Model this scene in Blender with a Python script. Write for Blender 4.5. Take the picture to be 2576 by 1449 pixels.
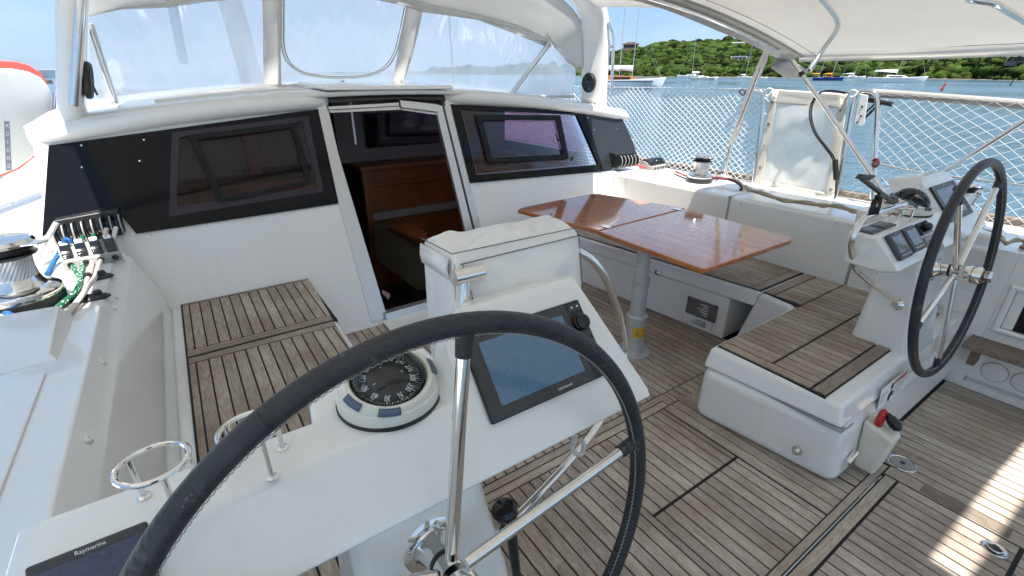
import bpy, math, random
from math import radians, sin, cos, tan, pi, sqrt, atan2
from mathutils import Vector, Matrix, noise
for o in list(bpy.data.objects): bpy.data.objects.remove(o)
SC = bpy.context.scene
COL = SC.collection
# ------------------------------------------------------------ camera
F, CX, CY = 1193.0, 1288.0, 724.5          # focal length and centre for a 2576 px wide frame
PITCH, YAW, H = radians(23.7), radians(34.4), 1.6
FWv = Vector((sin(YAW)*cos(PITCH), cos(YAW)*cos(PITCH), -sin(PITCH)))
RTv = Vector((cos(YAW), -sin(YAW), 0)); UPv = RTv.cross(FWv)
EYE = Vector((0, 0, H))
cam = bpy.data.cameras.new('camera'); camo = bpy.data.objects.new('camera', cam); COL.objects.link(camo)
m = Matrix((RTv, UPv, -FWv)).transposed().to_4x4(); m.translation = EYE
camo.matrix_world = m
cam.sensor_width = 36; cam.lens = F/2576*36; cam.clip_start = .02; cam.clip_end = 6000
SC.camera = camo
# ------------------------------------------------------------ sky, sun, exposure
SUNV = Vector((-.10, -.30, 1)).normalized()
el = math.asin(SUNV.z); az = atan2(SUNV.x, SUNV.y)
W = bpy.data.worlds.new('World'); SC.world = W; W.use_nodes = True
nt = W.node_tree; nt.nodes.clear()
out = nt.nodes.new('ShaderNodeOutputWorld'); bg = nt.nodes.new('ShaderNodeBackground')
sky = nt.nodes.new('ShaderNodeTexSky'); sky.sky_type = 'NISHITA'; sky.sun_disc = False
sky.sun_elevation = el; sky.sun_rotation = az; sky.dust_density = .7; sky.ozone_density = 2.2; sky.air_density = 1.0
tc = nt.nodes.new('ShaderNodeTexCoord'); mp = nt.nodes.new('ShaderNodeMapping'); mp.inputs['Scale'].default_value = (1, 1, 3.2)
nz = nt.nodes.new('ShaderNodeTexNoise'); nz.inputs['Scale'].default_value = 2.1; nz.inputs['Detail'].default_value = 6; nz.inputs['Roughness'].default_value = .55
cr = nt.nodes.new('ShaderNodeValToRGB'); cr.color_ramp.elements[0].position = .36; cr.color_ramp.elements[1].position = .80
mx = nt.nodes.new('ShaderNodeMixRGB'); mx.inputs[2].default_value = (4.1, 5.1, 6.3, 1)
mm = nt.nodes.new('ShaderNodeMath'); mm.operation = 'MULTIPLY'; mm.inputs[1].default_value = .50
nt.links.new(tc.outputs['Generated'], mp.inputs[0]); nt.links.new(mp.outputs[0], nz.inputs['Vector'])
nt.links.new(nz.outputs['Fac'], cr.inputs[0]); nt.links.new(cr.outputs[0], mm.inputs[0]); nt.links.new(mm.outputs[0], mx.inputs[0])
mb0 = nt.nodes.new('ShaderNodeMixRGB'); mb0.inputs[0].default_value = .78; mb0.inputs[2].default_value = (1.55, 2.5, 3.9, 1)
nt.links.new(sky.outputs[0], mb0.inputs[1]); nt.links.new(mb0.outputs[0], mx.inputs[1]); nt.links.new(mx.outputs[0], bg.inputs[0]); nt.links.new(bg.outputs[0], out.inputs[0])
bg.inputs[1].default_value = .085
sl = bpy.data.lights.new('sun', 'SUN'); slo = bpy.data.objects.new('sun', sl); COL.objects.link(slo)
sl.energy = 4.3; sl.angle = radians(.9); sl.color = (1, .95, .88)
slo.rotation_euler = SUNV.to_track_quat('Z', 'Y').to_euler(); slo.location = (0, 0, 20)
vs = SC.view_settings; vs.view_transform = 'Standard'; vs.look = 'None'; vs.gamma = 1; vs.exposure = 1.45
SC.render.engine = 'CYCLES'
SC.cycles.max_bounces = 10; SC.cycles.transparent_max_bounces = 16; SC.cycles.diffuse_bounces = 5

# ------------------------------------------------------------ helpers: rays from the eye onto real planes
def ray(u, v): return RTv*(u-CX) + UPv*(CY-v) + FWv*F
def oz(u, v, z): d = ray(u, v); return EYE + d*((z-H)/d.z)
def oy(u, v, y): d = ray(u, v); return EYE + d*(y/d.y)
def ox(u, v, x): d = ray(u, v); return EYE + d*(x/d.x)
def op(u, v, p, n):
    d = ray(u, v); p = Vector(p); n = Vector(n); return EYE + d*((p-EYE).dot(n)/d.dot(n))
BHA = .38
def bh(u, v, off=0): return op(u, v, (0, 3.0+off, 0), (0, 1, -BHA))      # raked cabin bulkhead
def V(*a): return Vector(a)

# ------------------------------------------------------------ materials
def mat(name, col=(.8, .8, .8), rough=.5, metal=0, spec=.5, coat=0, bump=0, bscale=60, var=0, vscale=6, trans=0, rnd=0, sheen=0, col2=None, alpha=1, ior=1.45, tr=0):
    M = bpy.data.materials.new(name); M.use_nodes = True; n = M.node_tree; b = n.nodes['Principled BSDF']
    L = n.links.new
    b.inputs['Base Color'].default_value = (*col, 1); b.inputs['Roughness'].default_value = rough; b.inputs['Metallic'].default_value = metal
    b.inputs['Specular IOR Level'].default_value = spec; b.inputs['Coat Weight'].default_value = coat; b.inputs['Coat Roughness'].default_value = .05
    b.inputs['IOR'].default_value = ior
    if trans: b.inputs['Transmission Weight'].default_value = trans
    tcn = n.nodes.new('ShaderNodeTexCoord')
    if var or col2 or rnd:
        nz = n.nodes.new('ShaderNodeTexNoise'); nz.inputs['Scale'].default_value = vscale; nz.inputs['Detail'].default_value = 7; nz.inputs['Roughness'].default_value = .62
        L(tcn.outputs['Object'], nz.inputs['Vector'])
        rp = n.nodes.new('ShaderNodeValToRGB'); rp.color_ramp.elements[0].position = .3; rp.color_ramp.elements[1].position = .7
        c2 = col2 or tuple(min(1, c*(1+var)) for c in col); c1 = col if col2 else tuple(c*(1-var) for c in col)
        rp.color_ramp.elements[0].color = (*c1, 1); rp.color_ramp.elements[1].color = (*c2, 1)
        L(nz.outputs['Fac'], rp.inputs[0]); src = rp.outputs[0]
        if rnd:
            at = n.nodes.new('ShaderNodeAttribute'); at.attribute_name = 'rnd'
            hs = n.nodes.new('ShaderNodeHueSaturation'); L(src, hs.inputs['Color'])
            mr = n.nodes.new('ShaderNodeMapRange'); mr.inputs['To Min'].default_value = 1-rnd; mr.inputs['To Max'].default_value = 1+rnd
            L(at.outputs['Fac'], mr.inputs[0]); L(mr.outputs[0], hs.inputs['Value'])
            mh = n.nodes.new('ShaderNodeMapRange'); mh.inputs['To Min'].default_value = .49; mh.inputs['To Max'].default_value = .515
            L(at.outputs['Fac'], mh.inputs[0]); L(mh.outputs[0], hs.inputs['Hue']); src = hs.outputs[0]
        L(src, b.inputs['Base Color'])
    if bump:
        nb = n.nodes.new('ShaderNodeTexNoise'); nb.inputs['Scale'].default_value = bscale; nb.inputs['Detail'].default_value = 4
        L(tcn.outputs['Object'], nb.inputs['Vector'])
        bp = n.nodes.new('ShaderNodeBump'); bp.inputs['Strength'].default_value = bump; bp.inputs['Distance'].default_value = .01
        L(nb.outputs['Fac'], bp.inputs['Height']); L(bp.outputs[0], b.inputs['Normal'])
    if tr:
        t = n.nodes.new('ShaderNodeBsdfTranslucent'); t.inputs[0].default_value = (*[min(1, c*1.05) for c in col], 1)
        ms = n.nodes.new('ShaderNodeMixShader'); ms.inputs[0].default_value = tr
        L(b.outputs[0], ms.inputs[1]); L(t.outputs[0], ms.inputs[2]); L(ms.outputs[0], n.nodes['Material Output'].inputs[0])
    return M
def rnodes(M): return M.node_tree, M.node_tree.links.new, M.node_tree.nodes['Principled BSDF']

gel = mat('gelcoat', (.81, .81, .795), .24, spec=.5, coat=.6, var=.012, vscale=3, bump=.015, bscale=4)
n0, L0, b0 = gel.node_tree, gel.node_tree.links.new, gel.node_tree.nodes['Principled BSDF']      # water stains, faint yellowing and hairline grime in the gelcoat
t0 = [x for x in n0.nodes if x.type == 'TEX_COORD'][0]; m0 = n0.nodes.new('ShaderNodeMapping'); m0.inputs['Scale'].default_value = (9, 9, 1.6); L0(t0.outputs['Object'], m0.inputs[0])
q0 = n0.nodes.new('ShaderNodeTexNoise'); q0.inputs['Scale'].default_value = 1.3; q0.inputs['Detail'].default_value = 8; q0.inputs['Roughness'].default_value = .7; q0.inputs['Distortion'].default_value = .5; L0(m0.outputs[0], q0.inputs['Vector'])
r0 = n0.nodes.new('ShaderNodeValToRGB'); r0.color_ramp.elements[0].position = .28; r0.color_ramp.elements[1].position = .46; r0.color_ramp.elements[0].color = (.955, .95, .93, 1); r0.color_ramp.elements[1].color = (1, 1, 1, 1); L0(q0.outputs['Fac'], r0.inputs[0])
x0 = n0.nodes.new('ShaderNodeMixRGB'); x0.blend_type = 'MULTIPLY'; x0.inputs[0].default_value = 1; L0(b0.inputs['Base Color'].links[0].from_socket, x0.inputs[1]); L0(r0.outputs[0], x0.inputs[2]); L0(x0.outputs[0], b0.inputs['Base Color'])
q1 = n0.nodes.new('ShaderNodeTexNoise'); q1.inputs['Scale'].default_value = 38; q1.inputs['Detail'].default_value = 6; q1.inputs['Roughness'].default_value = .8; L0(t0.outputs['Object'], q1.inputs['Vector'])
mr0 = n0.nodes.new('ShaderNodeMapRange'); mr0.inputs[1].default_value = .35; mr0.inputs[2].default_value = .7; mr0.inputs[3].default_value = .20; mr0.inputs[4].default_value = .30; L0(q1.outputs['Fac'], mr0.inputs[0]); b0.inputs['Roughness'].default_value = .24
gelm = mat('gelcoat_nonskid', (.76, .77, .77), .5, var=.03, vscale=40, bump=.15, bscale=260)
gelgrey = mat('gelcoat_shadow_gap', (.30, .31, .31), .6)
steel = mat('polished_steel', (.78, .76, .73), .10, metal=1, var=.05, vscale=12, bump=.03, bscale=14)
alu = mat('anodised_aluminium', (.62, .63, .64), .38, metal=.85, var=.05, vscale=20)
alupaint = mat('silver_painted_tube', (.50, .52, .53), .42, metal=.35, var=.05, vscale=20)
blk = mat('black_plastic', (.018, .019, .02), .35, var=.2, vscale=30)
blkgl = mat('gloss_black', (.008, .009, .011), .07, spec=.6)
blkwin = mat('black_acrylic', (.007, .0075, .009), .06, spec=.22, var=.3, vscale=2)
blkfr = mat('black_hatch_frame', (.010, .011, .012), .28, spec=.25, var=.3, vscale=9)
dkgrey = mat('dark_grey_plastic', (.05, .053, .056), .4, var=.15, vscale=30)
midgrey = mat('grey_plastic', (.30, .30, .28), .45, var=.12, vscale=30)
bluegrey = mat('blue_grey_rubber', (.10, .14, .20), .6, var=.15, vscale=40)
ivory = mat('ivory_plastic', (.74, .73, .66), .35, var=.03, vscale=20)
white = mat('white_plastic', (.78, .79, .79), .35, var=.02)
whitepaint = mat('white_letters', (.85, .86, .86), .5)
redp = mat('red_plastic', (.42, .02, .015), .35, var=.2, vscale=20)
caulk = mat('black_caulk', (.012, .012, .012), .7)
canvas = mat('white_canvas', (.77, .762, .735), .85, var=.06, vscale=3, bump=.25, bscale=500, tr=.36)
canvas_old = mat('weathered_canvas', (.70, .67, .58), .85, col2=(.80, .79, .74), vscale=7, bump=.25, bscale=400, tr=.2)
vinylcover = mat('white_vinyl_cover', (.83, .83, .825), .42, col2=(.78, .775, .76), vscale=5, bump=.7, bscale=13)
stitch = mat('dark_stitching', (.12, .12, .12), .8)
leather = mat('black_rubber_grip', (.020, .022, .027), .46, col2=(.034, .037, .043), vscale=14, bump=.35, bscale=90)
def scuffs(M):
    n, L, b = rnodes(M); tcn = [x for x in n.nodes if x.type == 'TEX_COORD'][0]; src = b.inputs['Base Color'].links[0].from_socket
    q = n.nodes.new('ShaderNodeTexNoise'); q.inputs['Scale'].default_value = 130; q.inputs['Detail'].default_value = 5; q.inputs['Roughness'].default_value = .7; L(tcn.outputs['Object'], q.inputs['Vector'])
    q2 = n.nodes.new('ShaderNodeTexNoise'); q2.inputs['Scale'].default_value = 9; L(tcn.outputs['Object'], q2.inputs['Vector'])
    ad = n.nodes.new('ShaderNodeMath'); ad.operation = 'MULTIPLY'; L(q.outputs['Fac'], ad.inputs[0]); L(q2.outputs['Fac'], ad.inputs[1])
    rp = n.nodes.new('ShaderNodeValToRGB'); rp.color_ramp.elements[0].position = .365; rp.color_ramp.elements[1].position = .44; L(ad.outputs[0], rp.inputs[0])
    m1 = n.nodes.new('ShaderNodeMixRGB'); m1.inputs[2].default_value = (.16, .14, .11, 1); L(rp.outputs[0], m1.inputs[0]); L(src, m1.inputs[1]); L(m1.outputs[0], b.inputs['Base Color'])
wire = mat('black_cable', (.012, .012, .012), .45)
ropew = mat('white_rope', (.72, .70, .64), .85, var=.1, vscale=120, bump=.5, bscale=300)
netm = mat('white_net_cord', (.82, .82, .80), .8, var=.05, vscale=50)
sofa = mat('brown_fabric', (.07, .055, .035), .9, var=.2, vscale=60)
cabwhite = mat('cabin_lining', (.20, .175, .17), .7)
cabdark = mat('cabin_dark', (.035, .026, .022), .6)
gold = mat('amber_label', (.62, .36, .05), .4)
platem = mat('grey_label_plate', (.20, .20, .21), .4, metal=.6, var=.3, vscale=60)

scuffs(leather)
def teak_mat(name, base, base2, axis=1):
    M = mat(name, base, .72, col2=base2, rnd=.15, bump=.18, bscale=60)
    n, L, b = rnodes(M)
    nz = [x for x in n.nodes if x.type == 'TEX_NOISE'][0]; tcn = [x for x in n.nodes if x.type == 'TEX_COORD'][0]
    at = n.nodes.new('ShaderNodeAttribute'); at.attribute_name = 'rnd'
    cb = n.nodes.new('ShaderNodeCombineXYZ'); mu = n.nodes.new('ShaderNodeMath'); mu.operation = 'MULTIPLY'; mu.inputs[1].default_value = 37
    L(at.outputs['Fac'], mu.inputs[0]); L(mu.outputs[0], cb.inputs[2])
    mpn = n.nodes.new('ShaderNodeMapping'); mpn.inputs['Scale'].default_value = (26, 3.2, 5) if axis else (3.2, 26, 5)
    L(tcn.outputs['Object'], mpn.inputs[0])
    ad = n.nodes.new('ShaderNodeVectorMath'); L(mpn.outputs[0], ad.inputs[0]); L(cb.outputs[0], ad.inputs[1])
    L(ad.outputs[0], nz.inputs['Vector']); nz.inputs['Scale'].default_value = 1.6; nz.inputs['Roughness'].default_value = .7
    # larger worn and damp blotches that run across planks
    n2 = n.nodes.new('ShaderNodeTexNoise'); n2.inputs['Scale'].default_value = 3.1; n2.inputs['Detail'].default_value = 5; L(tcn.outputs['Object'], n2.inputs['Vector'])
    r2 = n.nodes.new('ShaderNodeValToRGB'); r2.color_ramp.elements[0].position = .35; r2.color_ramp.elements[1].position = .68
    r2.color_ramp.elements[0].color = (.80, .74, .70, 1); r2.color_ramp.elements[1].color = (1.12, 1.12, 1.12, 1)
    L(n2.outputs['Fac'], r2.inputs[0])
    n3 = n.nodes.new('ShaderNodeTexNoise'); n3.inputs['Scale'].default_value = 34; n3.inputs['Detail'].default_value = 6; n3.inputs['Roughness'].default_value = .8; L(mpn.outputs[0], n3.inputs['Vector']); n3.inputs['Scale'].default_value = 5.5
    r3 = n.nodes.new('ShaderNodeValToRGB'); r3.color_ramp.elements[0].position = .36; r3.color_ramp.elements[1].position = .6
    r3.color_ramp.elements[0].color = (.62, .6, .58, 1); r3.color_ramp.elements[1].color = (1.04, 1.04, 1.04, 1); L(n3.outputs['Fac'], r3.inputs[0])
    m1 = n.nodes.new('ShaderNodeMixRGB'); m1.blend_type = 'MULTIPLY'; m1.inputs[0].default_value = 1
    m2 = n.nodes.new('ShaderNodeMixRGB'); m2.blend_type = 'MULTIPLY'; m2.inputs[0].default_value = 1
    src = b.inputs['Base Color'].links[0].from_socket
    L(src, m1.inputs[1]); L(r2.outputs[0], m1.inputs[2]); L(m1.outputs[0], m2.inputs[1]); L(r3.outputs[0], m2.inputs[2]); L(m2.outputs[0], b.inputs['Base Color'])
    bp = [x for x in n.nodes if x.type == 'BUMP'][0]; L(n3.outputs['Fac'], bp.inputs['Height']); bp.inputs['Strength'].default_value = .35; bp.inputs['Distance'].default_value = .003
    return M
teak = teak_mat('weathered_teak', (.40, .33, .275), (.57, .515, .45))
teakx = teak_mat('weathered_teak_crosswise', (.42, .345, .285), (.57, .51, .44), 0)
teakb = teak_mat('bench_teak', (.36, .295, .235), (.50, .435, .36))
teakbx = teak_mat('bench_teak_crosswise', (.33, .275, .22), (.45, .395, .33), 0)
teakold = teak_mat('old_grey_teak', (.17, .14, .11), (.30, .255, .21))

def smudge(M):      # fingerprints and dried salt on glass
    n, L, b = rnodes(M); tcn = [x for x in n.nodes if x.type == 'TEX_COORD'][0]
    q = n.nodes.new('ShaderNodeTexNoise'); q.inputs['Scale'].default_value = 28; q.inputs['Detail'].default_value = 7; q.inputs['Roughness'].default_value = .75; q.inputs['Distortion'].default_value = 1.2; L(tcn.outputs['Object'], q.inputs['Vector'])
    r = n.nodes.new('ShaderNodeMapRange'); r.inputs[1].default_value = .42; r.inputs[2].default_value = .66; r.inputs[3].default_value = .05; r.inputs[4].default_value = .38; L(q.outputs['Fac'], r.inputs[0]); L(r.outputs[0], b.inputs['Roughness']); L(r.outputs[0], b.inputs['Coat Roughness']); return M
def varnish_mat():
    M = mat('varnished_wood', (.36, .105, .024), .15, col2=(.58, .205, .052), coat=1, rnd=0)
    n, L, b = rnodes(M); nz = [x for x in n.nodes if x.type == 'TEX_NOISE'][0]; tcn = [x for x in n.nodes if x.type == 'TEX_COORD'][0]
    mpn = n.nodes.new('ShaderNodeMapping'); mpn.inputs['Scale'].default_value = (14, 1.2, 4); L(tcn.outputs['Object'], mpn.inputs[0]); L(mpn.outputs[0], nz.inputs['Vector'])
    nz.inputs['Scale'].default_value = 2.2; nz.inputs['Detail'].default_value = 9; b.inputs['Coat Roughness'].default_value = .055
    return M
varn = varnish_mat()
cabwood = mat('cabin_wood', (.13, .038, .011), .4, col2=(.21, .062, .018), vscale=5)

def vinyl_mat():
    M = bpy.data.materials.new('clear_vinyl'); M.use_nodes = True; n = M.node_tree; n.nodes.clear(); L = n.links.new
    o = n.nodes.new('ShaderNodeOutputMaterial'); tp = n.nodes.new('ShaderNodeBsdfTransparent'); tp.inputs[0].default_value = (.86, .90, .95, 1)
    df = n.nodes.new('ShaderNodeBsdfTranslucent'); df.inputs[0].default_value = (.78, .88, .98, 1)
    d2 = n.nodes.new('ShaderNodeBsdfDiffuse'); d2.inputs[0].default_value = (.8, .82, .86, 1)
    gl = n.nodes.new('ShaderNodeBsdfGlossy'); gl.inputs['Roughness'].default_value = .12
    tcn = n.nodes.new('ShaderNodeTexCoord'); mpn = n.nodes.new('ShaderNodeMapping'); mpn.inputs['Scale'].default_value = (1.3, 1.3, .5); mpn.inputs['Rotation'].default_value = (0, .6, 0)
    nz = n.nodes.new('ShaderNodeTexNoise'); nz.inputs['Scale'].default_value = 2.2; nz.inputs['Detail'].default_value = 5; nz.inputs['Distortion'].default_value = .9
    L(tcn.outputs['Object'], mpn.inputs[0]); L(mpn.outputs[0], nz.inputs['Vector'])
    rp = n.nodes.new('ShaderNodeMapRange'); rp.inputs[1].default_value = .35; rp.inputs[2].default_value = .75; rp.inputs[3].default_value = .52; rp.inputs[4].default_value = .80; L(nz.outputs['Fac'], rp.inputs[0])
    nb = n.nodes.new('ShaderNodeTexNoise'); nb.inputs['Scale'].default_value = 2.5; nb.inputs['Distortion'].default_value = 1.2; L(mpn.outputs[0], nb.inputs['Vector'])
    bp = n.nodes.new('ShaderNodeBump'); bp.inputs['Strength'].default_value = .8; bp.inputs['Distance'].default_value = .06; L(nb.outputs['Fac'], bp.inputs['Height']); L(bp.outputs[0], gl.inputs['Normal'])
    md = n.nodes.new('ShaderNodeMixShader'); md.inputs[0].default_value = .35; L(df.outputs[0], md.inputs[1]); L(d2.outputs[0], md.inputs[2])
    m1 = n.nodes.new('ShaderNodeMixShader'); L(rp.outputs[0], m1.inputs[0]); L(tp.outputs[0], m1.inputs[1]); L(md.outputs[0], m1.inputs[2])
    m2 = n.nodes.new('ShaderNodeMixShader'); m2.inputs[0].default_value = .15; L(m1.outputs[0], m2.inputs[1]); L(gl.outputs[0], m2.inputs[2])
    L(m2.outputs[0], o.inputs[0]); return M
vinyl = vinyl_mat()
def tint_mat(name, tcol, fac, gloss=.07):
    M = bpy.data.materials.new(name); M.use_nodes = True; n = M.node_tree; n.nodes.clear(); L = n.links.new
    o = n.nodes.new('ShaderNodeOutputMaterial'); tp = n.nodes.new('ShaderNodeBsdfTransparent'); tp.inputs[0].default_value = (*tcol, 1)
    gl = n.nodes.new('ShaderNodeBsdfGlossy'); gl.inputs['Roughness'].default_value = .03
    fr = n.nodes.new('ShaderNodeFresnel'); fr.inputs[0].default_value = 1.45
    nz = n.nodes.new('ShaderNodeTexNoise'); nz.inputs['Scale'].default_value = 40; tcn = n.nodes.new('ShaderNodeTexCoord'); L(tcn.outputs['Object'], nz.inputs['Vector'])
    df = n.nodes.new('ShaderNodeBsdfDiffuse'); df.inputs[0].default_value = (.02, .02, .022, 1)
    m1 = n.nodes.new('ShaderNodeMixShader'); m1.inputs[0].default_value = fac; L(tp.outputs[0], m1.inputs[1]); L(df.outputs[0], m1.inputs[2])
    m2 = n.nodes.new('ShaderNodeMixShader'); L(fr.outputs[0], m2.inputs[0]); L(m1.outputs[0], m2.inputs[1]); L(gl.outputs[0], m2.inputs[2])
    L(m2.outputs[0], o.inputs[0]); return M
smoke = tint_mat('smoked_glass', (.72, .56, .72), .12)
screenveil = mat('clear_film', (.8, .8, .8), .3)

def rope_mat(name, base, fleck, sc=70):
    M = mat(name, base, .8, bump=.5, bscale=260); n, L, b = rnodes(M)
    vo = n.nodes.new('ShaderNodeTexVoronoi'); vo.inputs['Scale'].default_value = sc; tcn = n.nodes.new('ShaderNodeTexCoord'); L(tcn.outputs['Object'], vo.inputs['Vector'])
    rp = n.nodes.new('ShaderNodeValToRGB'); rp.color_ramp.interpolation = 'CONSTANT'; rp.color_ramp.elements[1].position = .32
    rp.color_ramp.elements[0].color = (*fleck, 1); rp.color_ramp.elements[1].color = (*base, 1); L(vo.outputs['Distance'], rp.inputs[0]); L(rp.outputs[0], b.inputs['Base Color']); return M
ropegreen = rope_mat('green_flecked_rope', (.006, .11, .055), (.6, .7, .65))
ropeblue = rope_mat('blue_flecked_rope', (.01, .09, .27), (.05, .25, .5), 110)
ropepink = rope_mat('white_rope_red_fleck', (.66, .58, .52), (.30, .05, .04))
ropered = rope_mat('red_rope', (.50, .02, .02), (.8, .5, .5), 90)
ropedark = rope_mat('dark_red_rope', (.10, .01, .015), (.3, .1, .1), 90)

# ------------------------------------------------------------ mesh building
class MB:
    def __init__(s): s.v = []; s.f = []; s.m = []; s.r = []; s.mats = []; s.cur = 0; s.rv = 0
    def use(s, M):
        if M not in s.mats: s.mats.append(M)
        s.cur = s.mats.index(M); return s
    def add(s, vs, fs, r=None):
        b = len(s.v); s.v += [Vector(p) for p in vs]
        for f in fs: s.f.append([b+i for i in f]); s.m.append(s.cur); s.r.append(s.rv if r is None else r)
        return s
    def box(s, a, b, r=None):
        (x0, y0, z0), (x1, y1, z1) = a, b
        return s.hexa([(x0, y0, z0), (x1, y0, z0), (x1, y1, z0), (x0, y1, z0)], [(x0, y0, z1), (x1, y0, z1), (x1, y1, z1), (x0, y1, z1)], r)
    def hexa(s, lo, hi, r=None):
        n = len(lo); fs = [list(range(n))[::-1], list(range(n, 2*n))]
        for i in range(n): j = (i+1) % n; fs.append([i, j, n+j, n+i])
        return s.add(list(lo)+list(hi), fs, r)
    def prism(s, pts, d, r=None):          # polygon extruded by vector d
        d = Vector(d); return s.hexa([Vector(p) for p in pts], [Vector(p)+d for p in pts], r)
    def quad(s, *p, r=None): return s.add(p, [list(range(len(p)))], r)
    def loft(s, rings, closed=True, caps=True, r=None):
        n = len(rings[0]); vs = [p for q in rings for p in q]; fs = []
        for k in range(len(rings)-1):
            for i in range(n if closed else n-1):
                j = (i+1) % n; fs.append([k*n+i, k*n+j, (k+1)*n+j, (k+1)*n+i])
        if caps and closed: fs += [list(range(n))[::-1], [(len(rings)-1)*n+i for i in range(n)]]
        return s.add(vs, fs, r)
    def tube(s, pts, rad, n=12, caps=True, closed=False, ell=None):
        pts = [Vector(p) for p in pts]; N = len(pts); rings = []; prev = None
        for i, p in enumerate(pts):
            if closed: t = pts[(i+1) % N]-pts[i-1]
            else: t = pts[min(i+1, N-1)]-pts[max(i-1, 0)]
            t.normalize()
            if prev is None: a = Vector((0, 0, 1)) if abs(t.z) < .9 else Vector((1, 0, 0)); u = t.cross(a).normalized()
            else: u = (prev - t*prev.dot(t)).normalized()
            prev = u; w = t.cross(u)
            rr = rad[i] if isinstance(rad, (list, tuple)) else rad
            rings.append([p+(u*cos(2*pi*k/n)+w*sin(2*pi*k/n))*rr for k in range(n)])
        if closed: rings.append(rings[0]); return s.loft(rings, True, False)
        return s.loft(rings, True, caps)
    def lathe(s, prof, o, ax=(0, 0, 1), n=28, a0=0):   # prof: (radius, height)
        ax = Vector(ax).normalized(); o = Vector(o); a = Vector((1, 0, 0)) if abs(ax.x) < .9 else Vector((0, 1, 0))
        u = (a-ax*a.dot(ax)).normalized(); w = ax.cross(u)
        rings = [[o+ax*h+(u*cos(2*pi*k/n+a0)+w*sin(2*pi*k/n+a0))*max(r, 1e-4) for k in range(n)] for r, h in prof]
        return s.loft(rings)
    def sphere(s, o, r, n=14, sc=(1, 1, 1)):
        o = Vector(o); rings = [[o+Vector((cos(2*pi*k/n)*sin(pi*j/n)*r*sc[0], sin(2*pi*k/n)*sin(pi*j/n)*r*sc[1], -cos(pi*j/n)*r*sc[2])) for k in range(n)] for j in range(1, n)]
        return s.loft(rings)
    def build(s, name, M=None, parent=None, smooth=True, bevel=0, seg=2, ang=35, solid=0, sub=0):
        me = bpy.data.meshes.new(name); me.from_pydata([tuple(p) for p in s.v], [], s.f)
        ms = s.mats if s.mats else [M]
        for q in ms: me.materials.append(q)
        if s.mats: me.polygons.foreach_set('material_index', s.m)
        if any(s.r):
            at = me.attributes.new('rnd', 'FLOAT', 'FACE'); at.data.foreach_set('value', s.r)
        me.validate(); me.update()
        import bmesh
        bm = bmesh.new(); bm.from_mesh(me); bmesh.ops.recalc_face_normals(bm, faces=bm.faces); bm.to_mesh(me); bm.free()
        if smooth:
            me.polygons.foreach_set('use_smooth', [True]*len(me.polygons))
        o = bpy.data.objects.new(name, me); COL.objects.link(o)
        if solid: q = o.modifiers.new('thick', 'SOLIDIFY'); q.thickness = solid; q.offset = 0
        if sub: q = o.modifiers.new('sub', 'SUBSURF'); q.levels = q.render_levels = sub
        if bevel:
            q = o.modifiers.new('bevel', 'BEVEL'); q.width = bevel; q.segments = seg; q.limit_method = 'ANGLE'; q.angle_limit = radians(ang)
            q2 = o.modifiers.new('wn', 'WEIGHTED_NORMAL'); q2.keep_sharp = True
        elif smooth:
            try: me.set_sharp_from_angle(angle=radians(ang))
            except Exception: pass
        if parent: o.parent = parent
        return o
def tag(o, label=None, cat=None, group=None, kind=None):
    if label: o['label'] = label
    if cat: o['category'] = cat
    if group: o['group'] = group
    if kind: o['kind'] = kind
    return o
def struct(o): o['kind'] = 'structure'; return o
def empty(name, loc, label, cat, group=None):
    o = bpy.data.objects.new(name, None); COL.objects.link(o); o.location = loc; o.empty_display_size = .1
    bpy.context.view_layer.update()
    return tag(o, label, cat, group)
def par(o, p):      # parent, keeping world place (parents are unrotated empties or meshes at identity)
    loc = Vector(p.location); o.parent = p; o.location = Vector(o.location)-loc if p.type == 'EMPTY' else o.location; return o
def smoothpath(pts, k=6):
    pts = [Vector(p) for p in pts]; out = []
    for i in range(len(pts)-1):
        p0, p1, p2, p3 = pts[max(i-1, 0)], pts[i], pts[i+1], pts[min(i+2, len(pts)-1)]
        for j in range(k):
            t = j/k; out.append(.5*((2*p1)+(-p0+p2)*t+(2*p0-5*p1+4*p2-p3)*t*t+(-p0+3*p1-3*p2+p3)*t**3))
    out.append(pts[-1]); return out
def fillet(pts, r, k=6):   # straight tube path with rounded bends
    pts = [Vector(p) for p in pts]; out = [pts[0]]
    for i in range(1, len(pts)-1):
        a = (pts[i-1]-pts[i]); b = (pts[i+1]-pts[i]); q = min(r, a.length*.45, b.length*.45); A = pts[i]+a.normalized()*q; B = pts[i]+b.normalized()*q
        for j in range(k+1): t = j/k; out.append(A*(1-t)**2+pts[i]*2*t*(1-t)+B*t*t)
    out.append(pts[-1]); return out
def text_mb(mb, s, o, ux, uy, size, M=None, ext=.0006, align='CENTER', bold=0, xs=1):
    cu = bpy.data.curves.new('t', 'FONT'); cu.body = s; cu.size = 1; cu.align_x = align; cu.align_y = 'CENTER'; cu.resolution_u = 2; cu.offset = bold
    ob = bpy.data.objects.new('t', cu); COL.objects.link(ob); bpy.context.view_layer.update()
    me = bpy.data.meshes.new_from_object(ob.evaluated_get(bpy.context.evaluated_depsgraph_get()))
    ux = Vector(ux).normalized(); uy = Vector(uy).normalized(); n = ux.cross(uy); o = Vector(o)
    if M: mb.use(M)
    mb.add([o+ux*(v.co.x*size*xs)+uy*(v.co.y*size)+n*ext for v in me.vertices], [list(p.vertices) for p in me.polygons])
    bpy.data.objects.remove(ob); bpy.data.curves.remove(cu); bpy.data.meshes.remove(me); return mb
R = random.Random(7)
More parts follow.
